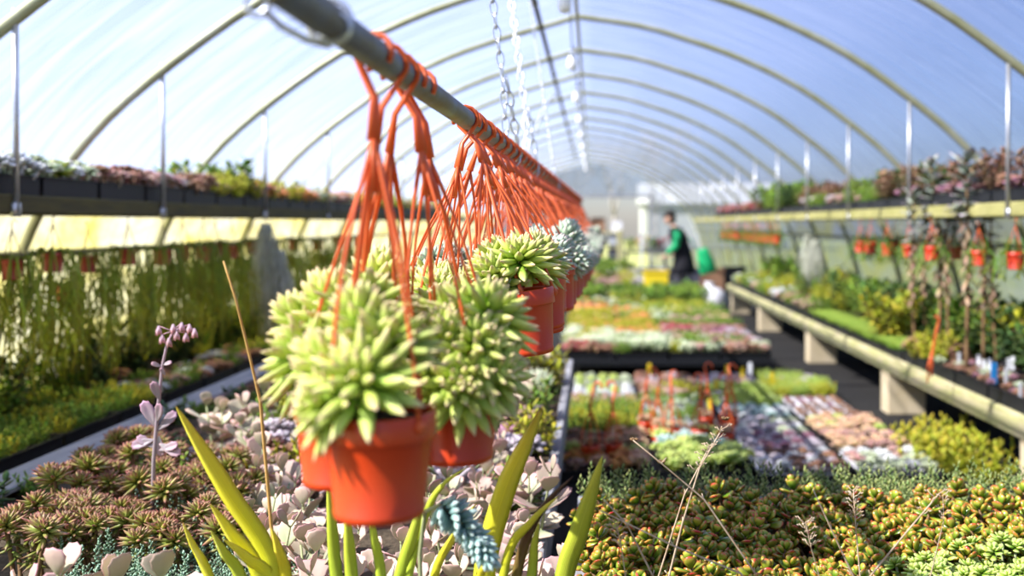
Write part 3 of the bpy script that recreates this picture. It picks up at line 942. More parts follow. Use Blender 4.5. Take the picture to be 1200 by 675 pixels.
# branching brown-tipped rosettes ------------------------------------
def semp_proto(seed, n=5, mat='l_semp', L=.050, W=.0064, H=.165, nl=42, name='rosette_succulent', el=(84, -12), spread=.085):
    rg = random.Random(seed); e = empty(name); st = MB(); ros = []
    for i in range(n):
        w = i * GA * 1.05 + rg.random(); r = spread * math.sqrt((i + .3) / n)
        tip = np.array((r * math.cos(w), r * math.sin(w), H * rg.uniform(.72, 1.12)))
        st.tube(curve3((r * .3 * math.cos(w), r * .3 * math.sin(w), -.03), tip, (0, 0, -.01), 4), .005, 6)
        f = MB()
        rosette(f, tip, (tip[0] * 2.5, tip[1] * 2.5 - .12, .55), nl, L * rg.uniform(.85, 1.1), W, .0042, el, SPIKE, None, .12, .42, .2, rg)
        for k in range(9):
            ww = k * GA; p = tip * (1 - .06 * (k + 1))
            f.leaf(SPIKEL, p, (math.cos(ww), math.sin(ww), -.5), (0, 0, 1), L * .8, W, .003, .05)
        ros.append(f)
    st.build('stem', M['stem'], e)
    for f in ros: f.build('rosette', M[mat], e)
    return e


SP = pool([semp_proto(300 + i, 4 + i % 3) for i in range(4)])
spots = [(75, 560), (120, 545), (165, 535), (205, 520), (240, 545), (150, 575), (110, 590), (55, 590), (200, 565), (245, 580), (180, 600), (225, 600), (275, 560), (130, 520), (160, 505), (275, 600), (215, 545), (90, 575), (260, 520), (30, 605)]
for i, (u, v) in enumerate(sorted(spots)):
    q = at(u, v, z=.77)
    o = SP.get((q.x, q.y, BZ - .02), R.random() * 6, R.uniform(.9, 1.12))
    tag(o, 'branching succulent with brown-tipped olive rosettes, %s from the left of its clump' % ORD[i + 1], 'succulent', 'brown-tipped rosette plants on the left bed')

# pink grey kalanchoes ------------------------------------------------
def kal_proto(seed, H=.17, pairs=4, L=.072, mat='l_kal', stems=3, spread=.05, name='kalanchoe'):
    rg = random.Random(seed); e = empty(name); st = MB(); fo = MB()
    for s in range(stems):
        w = s * 2.4 + rg.random(); r = spread * (s > 0)
        top = np.array((r * math.cos(w) * 1.4, r * math.sin(w) * 1.4, H * rg.uniform(.75, 1.1)))
        bot = np.array((r * .5 * math.cos(w), r * .5 * math.sin(w), -.03))
        st.tube(curve3(bot, top, (0, 0, 0), 4), [.0045, .004, .0035, .003, .0025], 6)
        ph = rg.random() * 3
        for k in range(pairs):
            q = 1 - k / (pairs + .6)
            p = bot + (top - bot) * q
            for sgn in (0, PI):
                ww = ph + k * PI / 2 + sgn + rg.uniform(-.2, .2)
                el = lerp(1.0, -.15, k / (pairs - 1)) + rg.uniform(-.3, .3)
                rr = np.array((math.cos(ww), math.sin(ww), 0))
                d = rr * math.cos(el) + np.array((0, 0, math.sin(el)))
                up = np.array((0, 0, math.cos(el))) - rr * math.sin(el)
                l = L * lerp(.55, 1.05, min(1, k / 2)) * rg.uniform(.85, 1.15)
                st.tube([p, p + d * .008], .002, 5)
                fo.leaf(KAL, p + d * .006, d, up, l, l * .74, .0032, rg.random())
    st.build('stem', M['greenstem'], e); fo.build('foliage', M[mat], e)
    return e


KP = pool([kal_proto(400 + i, (.15, .18, .21, .17)[i], 4, (.070, .078, .068, .074)[i], ('l_kal', 'l_kal', 'l_kal2', 'l_kal')[i], 2 + i % 2) for i in range(4)])
near = [(25, 625, 1.95, 1.15), (135, 655, 1.9, 1.1), (75, 700, 1.8, 1.0)]
for i, (u, v, y, s) in enumerate(near):
    q = at(u, v, Y=y)
    o = KP.get((q.x, y, BZ - .02), (1.2, .4, 2.2)[i], s * 1.25, k=i)
    tag(o, ['large pink scalloped kalanchoe at the lower left corner', 'pink-edged kalanchoe with rounded leaves beside the yellow strap leaves', 'low pink kalanchoe at the very bottom left'][i], 'kalanchoe', 'pink kalanchoes in the bed')
spots = [(290, 590), (330, 575), (345, 620), (300, 635), (370, 640), (355, 580), (410, 640), (450, 650), (500, 640), (540, 600), (560, 570), (590, 590), (525, 560), (590, 640), (620, 560), (630, 650), (330, 545), (300, 560), (390, 600), (470, 610), (570, 540), (610, 610)]
for i, (u, v) in enumerate(sorted(spots)):
    q = at(u, v, z=.77)
    o = KP.get((q.x, q.y, BZ - .02), R.random() * 6, R.uniform(.95, 1.2))
    tag(o, 'pink-grey kalanchoe with scalloped leaves, %s from the left behind the strap leaves' % ORD[i + 1], 'kalanchoe', 'pink kalanchoes in the bed')

# lavender flower stalk ------------------------------------------------
q = at(178, 520, Y=2.75)
e = empty('flowering_kalanchoe', (q.x, q.y, BZ - .02)); tag(e, 'tall lilac-grey kalanchoe stalk with drooping pink flowers on the left', 'kalanchoe')
def L3(u, v, y=2.75): return at(u, v, y) - e.location
stp = [Vector((0, 0, 0)), L3(180, 540), L3(184, 490), L3(190, 430), L3(196, 402), L3(204, 388), L3(214, 383)]
MB().tube(stp, [.006, .0055, .005, .004, .0035, .0025, .002], 7).build('stem', M['l_lilac'], e)
fo = MB()
for (u, v, du, dv, l) in ((182, 500, -20, -45, .09), (184, 495, 12, -30, .075), (184, 505, 25, -22, .085), (182, 515, -28, 10, .08), (186, 520, 35, 18, .08), (188, 470, -8, -32, .07), (190, 430, -14, -6, .035), (190, 428, 16, -4, .035), (194, 440, -6, -12, .03), (186, 510, 2, 30, .07), (182, 525, -30, -15, .07), (186, 528, 30, -8, .07)):
    p = L3(u, v); d = L3(u + du, v + dv) - p; d.y = R.uniform(-.02, .02)
    fo.leaf(KAL, p, d, (0, -.9, .4), l * .85, l * .30, .005, R.random())
fo.build('foliage', M['l_lilac'], e)
fl = MB()
for (u, v) in ((186, 382), (190, 392), (203, 380), (207, 388), (213, 378), (222, 380), (228, 385), (218, 390), (198, 396)):
    p = L3(u, v)
    fl.tube([L3(202, 388), p], .0012, 4)
    for k in range(4):
        w = k * PI / 2
        fl.leaf(BUDL, p, (.35 * math.cos(w), .35 * math.sin(w), -1), (math.cos(w), math.sin(w), .2), .028, .006, .004, R.random())
fl.build('flower', M['petal'], e)

# strap leaved plants --------------------------------------------------
def strap(pts, w, mat, parent, o, name='leaf', tipw=.0, taper=2.0, fold=.35, face=(0, -1, .25), rnd=.5):
    P = [Vector(p) for p in pts]
    n = 18
    def bez(t):
        m = len(P) - 1
        i = min(int(t * m), m - 1); f_ = t * m - i
        a, b, c, d = P[max(0, i - 1)], P[i], P[i + 1], P[min(m, i + 2)]
        return .5 * ((2 * b) + (c - a) * f_ + (2 * a - 5 * b + 4 * c - d) * f_ ** 2 + (3 * b - a - 3 * c + d) * f_ ** 3)
    V = []; C = []; f = []
    sec = [(-1, fold), (-.5, fold * .42), (0, 0), (.5, fold * .42), (1, fold), (.5, fold * .42 - .06), (0, -.10), (-.5, fold * .42 - .06)]
    for i in range(n + 1):
        t = i / n
        p = bez(t); d = (bez(min(1, t + .01)) - bez(max(0, t - .01))).normalized()
        s = d.cross(Vector(face)).normalized(); nn = s.cross(d)
        ww = w * min(1, (.65 + .6 * t)) * (max(0.0, 1 - t ** taper) + .012)
        for a, b in sec:
            V.append(p + s * a * ww - nn * b * ww - o)
            C.append((t, abs(a), rnd))
    k = len(sec)
    for i in range(n):
        for j in range(k):
            j2 = (j + 1) % k
            f.append((i * k + j, i * k + j2, (i + 1) * k + j2, (i + 1) * k + j))
    f.append(tuple(range(k))[::-1]); f.append(tuple(n * k + j for j in range(k)))
    mb = MB(); mb.add(V, f, C)
    return mb.build(name, M[mat], parent)


def strap_plant(base_u, y, label, leaves):
    b = at(base_u, 700, Y=y)
    e = empty('strap_leaf_plant', (b.x, y, BZ - .02)); tag(e, label, 'strap-leaved plant')
    o = Vector((b.x, y, BZ - .02))
    for i, (pp, w, mat) in enumerate(leaves):
        g = R.uniform(-.03, .03)
        last = at(*pp[-1], y)
        root = Vector((lerp(b.x, last.x, .45), y + g, BZ - .03))
        P = [root] + [at(u, v, y + g - .05 * k) for k, (u, v) in enumerate(pp[::-1])]
        strap(P, w, mat, e, o, rnd=R.random())
    MB().lathe([(.03, -.01), (.035, .02), (.028, .06), (.01, .08)], (0, 0, 0), 10, True, True).build('crown_base', M['l_strapg'], e)
    return e


PX = 1.9 / F
strap_plant(330, 1.9, 'yellow strap-leaved plant with one long blade slanting up to the left', [
    ([(206, 476), (232, 520), (268, 580), (318, 668)], 15 * PX, 'l_strap'), ([(246, 590), (268, 622), (304, 680)], 12 * PX, 'l_strap'), ([(214, 612), (226, 640), (246, 680)], 8 * PX, 'l_strap'),
    ([(262, 632), (290, 655), (318, 690)], 11 * PX, 'l_strap'), ([(247, 622), (262, 648), (285, 690)], 10 * PX, 'l_strapg'), ([(318, 618), (326, 645), (335, 690)], 10 * PX, 'l_strap')])
strap_plant(430, 1.9, 'green-yellow strap-leaved plant rising straight up below the nearest pot', [
    ([(384, 560), (388, 610), (394, 680)], 10 * PX, 'l_strapg'), ([(405, 585), (408, 630), (412, 690)], 10 * PX, 'l_strapg'), ([(431, 580), (438, 630), (446, 690)], 8 * PX, 'l_strapg'),
    ([(497, 580), (484, 625), (466, 690)], 11 * PX, 'l_strapg'), ([(549, 547), (520, 567), (500, 600), (478, 680)], 6 * PX, 'l_strapg')])
strap_plant(560, 1.92, 'strap-leaved plant with a broad brown-tipped blade beside the blue trailing stem', [
    ([(636, 476), (616, 520), (590, 580), (566, 680)], 17 * PX, 'l_strap'), ([(560, 588), (534, 625), (508, 690)], 7 * PX, 'l_strap'), ([(656, 580), (622, 612), (592, 662)], 7 * PX, 'l_strap'),
    ([(673, 557), (640, 590), (618, 628), (602, 690)], 8 * PX, 'l_dead'), ([(632, 612), (626, 640), (620, 690)], 8 * PX, 'l_strapg'), ([(580, 640), (572, 660), (560, 690)], 7 * PX, 'l_strap')])
strap_plant(652, 1.98, 'single broad green strap leaf at the left edge of the jade bed', [
    ([(706, 534), (694, 575), (678, 625), (660, 685)], 16 * PX, 'l_strapg')])

# blue trailing stem ----------------------------------------------------
e0 = at(500, 740, Y=1.72)
e = empty('trailing_sedum', (e0.x, e0.y, BZ - .02)); tag(e, 'blue-green trailing succulent stem with plump tip hanging below the nearest pot', 'trailing succulent')
def E3(u, v, y=1.72): return at(u, v, y) - Vector((e0.x, e0.y, BZ - .02))
path = [Vector((0, 0, 0)), E3(492, 650, 1.78), E3(498, 600, 1.76), E3(515, 592), E3(535, 606), E3(554, 628), E3(570, 652, 1.70)]
MB().tube(path, .004, 6).build('stem', M['greenstem'], e)
fo = MB(); rg = random.Random(5)
seg = path[3:]
N = 120
for i in range(N):
    t = (i + .5) / N; m = t * (len(seg) - 1); k = min(int(m), len(seg) - 2)
    p = seg[k].lerp(seg[k + 1], m - k); d = (seg[k + 1] - seg[k]).normalized()
    a, u, v = basis(d)
    w = i * GA
    if t < .45 and i % 2: continue
    rr = math.cos(w) * u + math.sin(w) * v
    el = lerp(.2, .75, t) if t < .9 else lerp(.75, 1.4, (t - .9) * 10)
    l = (.030 if t > .4 else .036) * rg.uniform(.85, 1.1)
    fo.leaf(BUD, np.array(p) + rr * .003, math.cos(el) * rr + math.sin(el) * a, -math.sin(el) * rr + math.cos(el) * a, l, l * .21, l * .17, rg.random())
fo.build('foliage', M['l_burro'], e)

# dry stalks -------------------------------------------------------------
def stalk(pp, y, r, mat, label, fluff=0, seeds=(), name='dry_stalk', zb=None):
    last = at(*pp[-1], y)
    sl_ = at(*pp[-1], y) - at(*pp[-2], y)
    z0 = BZ - .02
    root = last + sl_ * ((z0 - last.z) / sl_.z) if abs(sl_.z) > .02 else Vector((last.x, y, z0))
    root.x = max(min(root.x, last.x + .15), last.x - .15)
    e = empty(name, root); tag(e, label, 'dry stalk')
    P = [Vector((0, 0, 0))] + [at(u, v, y - .02 * i) - root for i, (u, v) in enumerate(pp[::-1])]
    mb = MB().tube(P, [r * lerp(1.2, .55, i / (len(P) - 1)) for i in range(len(P))], 6)
    rg = random.Random(int(pp[0][0]))
    for i in range(1, len(P) - 1):
        p = P[i]; mb.tube([p, p + Vector((rg.uniform(-.012, .012), 0, .012))], r * .5, 4)
    mb.build('stem', M[mat], e)
    tip = P[-1]; dn = (P[-2] - P[-1]).normalized()
    if fluff:
        f = MB()
        for i in range(fluff):
            p = tip + dn * (.07 * i / fluff); w = i * GA
            d = Vector((math.cos(w), math.sin(w) * .5, .5)).normalized() * rg.uniform(.008, .02)
            f.tube([p, p + d * .6, p + d + Vector((0, 0, .004))], .0009, 4)
            f.leaf(BUDL, p + d, d, (0, -1, 0), .006, .0016, .0012, rg.random())
        f.build('dry_flower', M['drytwig'], e)
    for (u, v) in seeds:
        p = at(u, v, y) - root
        f = MB()
        for k in range(7):
            w = k * GA
            f.leaf(BUDL, p, (math.cos(w), math.sin(w) * .7, .6), (0, -1, .2), .011, .003, .0025, .3)
        f.build('seed_head', M['stem'], e)
    return e


stalk([(262, 306), (276, 350), (292, 415), (305, 470), (313, 560), (322, 662)], 1.95, .0033, 'brownstalk', 'tall thin brown stalk standing alone left of the nearest pot')
stalk([(742, 516), (775, 543), (825, 585), (885, 672)], 2.1, .0022, 'drytwig', 'pale dry stalk with two dark seed heads over the jade', 0, ((743, 517), (775, 543)))
stalk([(846, 503), (820, 548), (800, 612), (784, 675)], 2.12, .0024, 'drytwig', 'upright branched dry stalk in front of the trays, taller of the crossing pair', 14, ((850, 492),))
stalk([(832, 522), (802, 580), (772, 675)], 2.15, .0022, 'drytwig', 'upright dry stalk crossing just left of the taller branched one', 10)
stalk([(706, 584), (735, 615), (765, 675)], 2.0, .0022, 'drytwig', 'pale dry stalk bent over beside the broad green strap leaf')
stalk([(703, 598), (790, 640), (868, 672)], 1.95, .0022, 'drytwig', 'nearly flat dry stalk lying across the left of the jade')
stalk([(953, 574), (975, 622), (1000, 675)], 2.0, .0022, 'drytwig', 'thin dry stalk slanting left over the middle of the jade bed')
stalk([(1000, 574), (1003, 620), (1008, 675)], 2.05, .0018, 'drytwig', 'upright dry stalk with a fluffy seed top amid the jade', 22)
stalk([(1101, 578), (1062, 624), (1020, 675)], 2.0, .0022, 'drytwig', 'dry stalk slanting right over the jade bed', 6)
stalk([(944, 612), (950, 640), (960, 675)], 2.0, .0014, 'drytwig', 'small curly dry flower spike low in the middle of the jade', 16)
stalk([(722, 612), (728, 640), (733, 675)], 1.95, .0014, 'drytwig', 'small curly dry flower spike low at the left of the jade', 16)
stalk([(1105, 580), (1106, 610), (1092, 668)], 2.0, .0012, 'drytwig', 'thin dangling dry strand hung from the right slanting stalk', 8)
# ------------------------------------------------------------------ generic small plants for trays, shelves and benches
def small(kind, mat, seed, name):
    """one plant about 1 unit = 10 cm across, standing on z = 0"""
    rg = random.Random(seed); mb = MB()
    if kind == 'ros':           # single low rosette
        rosette(mb, (0, 0, .025), (rg.uniform(-.1, .1), rg.uniform(-.1, .1), 1), 26, .050, .013, .006, (75, 2), JADEL, None, .15, .4, .15, rg)
        mb.tube([(0, 0, -.01), (0, 0, .03)], .008, 5)
    elif kind == 'multi':       # a cushion of rosettes
        for i in range(6):
            w = i * GA; r = .024 * math.sqrt(i)
            p = (r * math.cos(w), r * math.sin(w), .045 - r * .3 + rg.uniform(-.008, .012))
            rosette(mb, p, (p[0] * 8, p[1] * 8, 1), 15, .027, .0085, .005, (75, 0), JADEL, None, .15, .4, .2, rg)
            mb.tube([(p[0] * .5, p[1] * .5, -.01), p], .005, 4)
    elif kind == 'spiky':       # aloe-like upright spikes
        for j in range(3):
            c = (rg.uniform(-.02, .02), rg.uniform(-.02, .02), .01)
            rosette(mb, c, (rg.uniform(-.25, .25), rg.uniform(-.25, .25), 1), 18, .085, .008, .005, (88, 30), SPIKEL, None, .1, .6, .2, rg)
    elif kind == 'tuft':        # bushy stems with small leaves
        for i in range(16):
            w = i * GA; r = .012 * math.sqrt(i)
            b = np.array((r * math.cos(w), r * math.sin(w), -.005)); h = .075 * rg.uniform(.6, 1.2)
            t = b + np.array((r * .8 * math.cos(w), r * .8 * math.sin(w), h))
            mb.tube([b, t], .0018, 3)
            for k in range(11):
                q = (k + 1) / 11; ww = k * GA + i
                el = lerp(.2, 1.2, q ** 2)
                mb.leaf(BUDL, b + (t - b) * q, (math.cos(ww) * math.cos(el), math.sin(ww) * math.cos(el), math.sin(el)), (0, 0, 1), .019 * rg.uniform(.8, 1.2), .0052, .0035, rg.random())
    elif kind == 'needle':      # fine grassy mat
        for i in range(70):
            w = i * GA; r = .0065 * math.sqrt(i)
            b = (r * math.cos(w), r * math.sin(w), -.005)
            d = (math.cos(w) * .4 + rg.uniform(-.3, .3), math.sin(w) * .4 + rg.uniform(-.3, .3), 1)
            mb.leaf(SPIKEL, b, d, (math.cos(w), math.sin(w), 0), .05 * rg.uniform(.7, 1.2), .0035, .002, rg.random())
            d2 = (math.cos(w + 1.5) * .8, math.sin(w + 1.5) * .8, .8)
            mb.leaf(SPIKEL, (b[0], b[1], .02), d2, (0, 0, 1), .026, .003, .002, rg.random())
    elif kind == 'leafy':       # upright leafy plant
        for i in range(5):
            w = i * GA; r = .018 * math.sqrt(i)
            b = np.array((r * math.cos(w), r * math.sin(w), -.005)); t = b * 1.8 + np.array((0, 0, .13 * rg.uniform(.7, 1.15)))
            mb.tube([b, t], .003, 4)
            for k in range(16):
                q = .25 + .75 * (k + 1) / 16; ww = k * GA + i; el = lerp(0, .9, q ** 2)
                mb.leaf(FLAT, b + (t - b) * q, (math.cos(ww) * math.cos(el), math.sin(ww) * math.cos(el), math.sin(el)), (0, 0, 1), .042 * rg.uniform(.8, 1.2), .012, .002, rg.random())
    o = mb.build(name, M[mat])
    return o


PLANTS = {}
def P(kind, mat, name):
    k = (kind, mat, name)
    if k not in PLANTS:
        PLANTS[k] = pool([small(kind, mat, 900 + len(PLANTS) * 3 + j, name) for j in range(2)])
    return PLANTS[k]


def plant(kind, mat, name, loc, sc, label, cat='plant', group=None):
    o = P(kind, mat, name).get(loc, R.random() * 6.28, sc)
    tag(o, label, cat, group or label)
    return o


# trays -------------------------------------------------------------
TR = {}
def tray(x, y, z, w, l, h, label, insert=None, group=None):
    """open black tray standing on z; optional white cell grid (nx, ny)"""
    key = (round(w, 3), round(l, 3), round(h, 3), insert)
    if key not in TR:
        mb = MB(); t = .006
        for c, s in (((0, 0, .003), (w - .02, l - .02, .006)),):
            mb.box(c, s)
        for sx in (-1, 1):
            mb.box((sx * (w / 2 - .008), 0, h / 2), (t, l - .012, h))
            mb.box((0, sx * (l / 2 - .008), h / 2), (w - .012, t, h))
            mb.box((sx * (w / 2 - .005), 0, h), (.016, l, .007)); mb.box((0, sx * (l / 2 - .005), h), (w, .016, .007))
        o = mb.build('plant_tray', M['blackplastic'], smooth=False)
        so = MB(); nx, ny = 8, 8
        V = [(-w / 2 + .012 + (w - .024) * i / nx, -l / 2 + .012 + (l - .024) * j / ny, h * .78 + R.uniform(-.005, .005)) for j in range(ny + 1) for i in range(nx + 1)]
        so.add(V, [(j * (nx + 1) + i, j * (nx + 1) + i + 1, (j + 1) * (nx + 1) + i + 1, (j + 1) * (nx + 1) + i) for j in range(ny) for i in range(nx)])
        so.build('soil', M['soil'], o)
        if insert:
            nx, ny = insert; mb = MB(); cw, cl = (w - .03) / nx, (l - .03) / ny; b = .020
            for i in range(nx + 1): mb.box((-w / 2 + .015 + cw * i, 0, h * .86), (b, l - .02, h * .28))
            for j in range(ny + 1): mb.box((0, -l / 2 + .015 + cl * j, h * .86 + .0006), (w - .02, b, h * .28))
            mb.build('cell_insert', M['whiteplastic'], o, smooth=False)
        TR[key] = pool([o])
    o = TR[key].get((x, y, z), 0, 1)
    return tag(o, label, 'tray', group)


def fill(x, y, z, w, l, nx, ny, choices, where, sc=1.0, jit=.18, skip=0.0, scv=.15):
    """choices: list of (kind, mat, name, description) or a function of (i, j)"""
    for j in range(ny):
        for i in range(nx):
            if R.random() < skip: continue
            c = choices(i, j) if callable(choices) else choices[R.randrange(len(choices))]
            px = x - w / 2 + w * (i + .5 + R.uniform(-jit, jit)) / nx
            py = y - l / 2 + l * (j + .5 + R.uniform(-jit, jit)) / ny
            plant(c[0], c[1], c[2], (px, py, z), sc * R.uniform(1 - scv, 1 + scv), '%s, %s' % (c[3], where), 'plant')


S_PINKBR = ('multi', 'l_pink', 'pink_sedum', 'dusty pink sedum')
S_PALE = ('multi', 'l_pale', 'pale_sedum', 'pale grey-green sedum')
S_WHITE = ('multi', 'l_white', 'silver_sedum', 'silvery white sedum')
S_ORAN = ('multi', 'l_oran', 'orange_sedum', 'orange-yellow sedum')
S_YELL = ('tuft', 'l_yell', 'yellow_sedum', 'yellow-green bushy sedum')
S_GREEN = ('tuft', 'l_green', 'green_sedum', 'fresh green bushy sedum')
S_DARK = ('leafy', 'l_dark', 'dark_leafy_plant', 'dark green leafy plant')
S_LEAFY = ('leafy', 'l_green', 'leafy_plant', 'green leafy plant')
S_BROWN = ('multi', 'l_brown', 'bronze_sedum', 'brown bronze sedum')
S_PURP = ('ros', 'l_purp', 'purple_rosette', 'purple rosette succulent')
S_RED = ('multi', 'l_red', 'red_sedum', 'crimson red sedum')
S_LAV = ('ros', 'l_lav', 'lavender_rosette', 'lavender grey rosette succulent')
S_LAVM = ('multi', 'l_lav', 'lavender_sedum', 'lavender grey sedum')
S_PEACH = ('ros', 'l_peach', 'peach_rosette', 'peach rosette succulent')
S_LIMEM = ('multi', 'l_lime', 'lime_sedum', 'lime green sedum')
S_LIMET = ('tuft', 'l_lime', 'lime_tuft', 'lime green tufted sedum')
S_SPIKE = ('spiky', 'l_pale', 'spiky_succulent', 'pale spiky aloe-like succulent')
S_NEED = ('needle', 'l_green', 'moss_sedum', 'fine green mossy sedum')
S_TEAL = ('ros', 'l_burro', 'blue_rosette', 'blue-green rosette succulent')
S_ROSG = ('ros', 'l_lime', 'green_rosette', 'light green rosette succulent')
S_ROSW = ('ros', 'l_white', 'white_rosette', 'silver white rosette succulent')
S_ROSP = ('ros', 'l_pink', 'pink_rosette', 'pale pink rosette succulent')
S_BRLEAF = ('leafy', 'l_brown', 'bronze_leafy_plant', 'bronze leafy plant')

# ---- hanging shelves under the hoops -------------------------------------
def shelf(side, y0, y1, mat, label):
    xf, xb = (-2.56, -3.13) if side < 0 else (2.47, 3.08)
    e = empty('hanging_shelf', (xf, y0, 0)); tag(e, label, 'shelf')
    L_ = y1 - y0; cx = (xb - xf) / 2
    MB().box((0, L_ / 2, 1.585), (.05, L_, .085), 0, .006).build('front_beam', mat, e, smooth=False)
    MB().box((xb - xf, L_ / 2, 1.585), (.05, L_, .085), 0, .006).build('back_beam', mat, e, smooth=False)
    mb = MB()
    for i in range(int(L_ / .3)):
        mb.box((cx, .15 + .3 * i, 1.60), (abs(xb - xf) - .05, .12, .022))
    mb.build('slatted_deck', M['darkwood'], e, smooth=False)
    k = 0
    for y in HY:
        if y0 - .1 < y < y1:
            k += 1
            zt = next(z for (x, z) in [q for q in (DENSE if side > 0 else DENSE[::-1])] if (x > 2.43 if side > 0 else x < -2.43))
            m2 = MB().tube([(0 - side * .035, y - y0, 1.53), (-side * .03, y - y0, zt - .02)], .013, 7)
            m2.box((-side * .033, y - y0, 1.56), (.02, .05, .06))
            m2.build('hanger_rod', M['galv'], e)
    return e


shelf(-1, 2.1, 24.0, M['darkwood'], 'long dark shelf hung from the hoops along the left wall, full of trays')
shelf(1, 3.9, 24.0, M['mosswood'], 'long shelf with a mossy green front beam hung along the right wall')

def along(u0, u1, x):
    """depths at which a line x = const crosses the pixel columns"""
    return F * x / (u0 - U0), F * x / (u1 - U0)


n = 0; y = 2.75
while y < 17:
    n += 1
    tray(-2.84, y, 1.63, .55, .52, .085, 'black tray on the left hanging shelf, %s from the camera' % ORD[n], group='trays on the left shelf')
    u = U0 + F * -2.6 / y
    if u < 108: ch = [S_WHITE, S_PALE, S_ROSG, S_PALE]
    elif u < 200: ch = [S_PINKBR, S_BROWN, S_PINKBR, S_LAVM]
    elif u < 255: ch = [S_PINKBR, S_PEACH, S_BROWN]
    elif u < 310: ch = [S_YELL, S_ORAN, S_PINKBR, S_LEAFY]
    else: ch = [S_ORAN, S_PINKBR, S_PALE, S_YELL]
    wh = 'on the left shelf, %s tray from the camera' % ORD[n]
    if y < 12:
        fill(-2.70, y, 1.695, .26, .48, 2, 4, ch, wh, 1.75)
        fill(-2.94, y, 1.695, .12, .48, 1, 3, ch, wh, 1.6)
    else:
        fill(-2.80, y, 1.695, .5, .48, 2, 2, ch, wh, 1.9)
    y += .54
n = 0; y = 4.3
while y < 20:
    n += 1
    tray(2.76, y, 1.63, .58, .52, .075, 'black tray on the right hanging shelf, %s from the camera' % ORD[n], group='trays on the right shelf')
    u = U0 + F * 2.55 / y
    if u > 1120: ch = [S_BROWN, S_PURP, S_BRLEAF]
    elif u > 1030: ch = [S_PURP, S_BRLEAF, S_DARK, S_BRLEAF]
    elif u > 985: ch = [S_PINKBR, S_PURP, S_GREEN, S_LEAFY]
    elif u > 945: ch = [S_LAVM, S_BRLEAF, S_GREEN]
    elif u > 890: ch = [S_LEAFY, S_DARK, S_LEAFY]
    else: ch = [S_BROWN, S_RED, S_PURP]
    wh = 'on the right shelf, %s tray from the camera' % ORD[n]
    if y < 12: fill(2.66, y, 1.69, .34, .48, 2, 4, ch, wh, 1.6)
    else: fill(2.66, y, 1.69, .34, .48, 2, 2, ch, wh, 2.1)
    y += .54
# big spiky crown hanging over the right shelf
def crown_proto(name, mat, n, L, W, seed, el=(85, -35)):
    rg = random.Random(seed); e = empty(name); f = MB(); s = MB()
    for j in range(4):
        c = (rg.uniform(-.12, .12), rg.uniform(-.15, .15), .12 + rg.uniform(-.04, .06))
        s.tube([(c[0] * .4, c[1] * .4, -.02), c], .012, 6)
        rosette(f, c, (rg.uniform(-.4, .4), rg.uniform(-.4, .4), 1), n, L, W, .006, el, FLAT, None, .1, .5, .2, rg)
    s.build('stem', M['greenstem'], e); f.build('foliage', M[mat], e)
    return e


o = crown_proto('aeonium', 'l_green', 44, .20, .017, 8); q = at(920, 240, Y=13.0); o.location = (2.55, 13.2, 1.69)
tag(o, 'big green rosette plant spilling over the front of the right shelf', 'plant')

# ---- small pots hung below the shelves ------------------------------------
def strand_proto(seed, n, ln, mat='l_rhip', pm='brownpot', r=.048, spread=.13, up=.03, name='hanging_cactus', wl=.27, wm='wire'):
    rg = random.Random(seed); e = empty(name)
    h = r * 1.9
    p = MB().lathe(pot_prof(r, h), ns=16).build('pot', M[pm], e)
    MB().lathe([(r * .93, h * .74), (r, h * .76), (r, h), (r * .92, h), (r * .9, h * .85)], ns=16, capb=False).build('rim', M[pm], p)
    MB().lathe([(r * .91, h * .85), (r * .5, h * .93), (.002, h * .95)], ns=12).build('soil', M['soil'], e)
    mb = MB()
    for k in range(3):
        w = k * 2 * PI / 3 + .4
        mb.tube([(r * math.cos(w), r * math.sin(w), h * .95), (0, 0, h + wl - .03)], .0022, 4)
    mb.tube([(0, 0, h + wl - .03), (0, 0, h + wl), (.012, 0, h + wl + .015), (0.02, 0, h + wl)], .0025, 5)
    mb.build('wire_hanger', M[wm], e)
    f = MB()
    for i in range(n):
        w = rg.random() * 6.28; a = rg.uniform(.3, 1) * spread; l = ln * rg.uniform(.45, 1.1)
        b = np.array((r * .6 * math.cos(w), r * .6 * math.sin(w), h * .9))
        pts = [b, b + np.array((a * .5 * math.cos(w), a * .5 * math.sin(w), up * rg.uniform(.3, 1.2)))]
        m = 5
        for k in range(1, m + 1):
            t = k / m
            pts.append(b + np.array((a * (.6 + .4 * t) * math.cos(w) + rg.uniform(-.015, .015), a * (.6 + .4 * t) * math.sin(w) + rg.uniform(-.015, .015), up * .3 - l * t)))
        f.tube(pts, [.0036] * len(pts), 4, rnd=rg.random())
        for k in range(2):
            t = rg.randrange(2, len(pts) - 1); s = pts[t]
            f.tube([s, s + np.array((rg.uniform(-.05, .05), rg.uniform(-.05, .05), -.05)), s + np.array((rg.uniform(-.07, .07), rg.uniform(-.07, .07), -.16))], .0032, 4, rnd=rg.random())
    f.build('foliage', M[mat], e)
    return e


RH = pool([strand_proto(600 + i, 36, (.55, .48, .62, .5)[i], wl=.165) for i in range(4)])
us = [14, 62, 103, 150, 190, 214, 238, 252, 272, 296, 318, 345, 372, 398, 420]
for i, u in enumerate(us):
    y = F * 2.57 / (U0 - u)
    o = RH.get((-2.57, y, 1.25 + (.02 if i % 2 else 0)), R.random() * 6, R.uniform(.95, 1.1))
    tag(o, 'trailing green stringy cactus, %s pot from the camera under the left shelf' % ORD[i + 1], 'hanging plant', 'hanging pots under the left shelf')
for i in range(7):
    y = 4.5 + i * 1.05
    o = RH.get((-2.95, y, 1.06), R.random() * 6, R.uniform(1.0, 1.15))
    tag(o, 'trailing green stringy cactus against the left wall, %s from the camera' % ORD[i + 1], 'hanging plant', 'hanging pots under the left shelf')
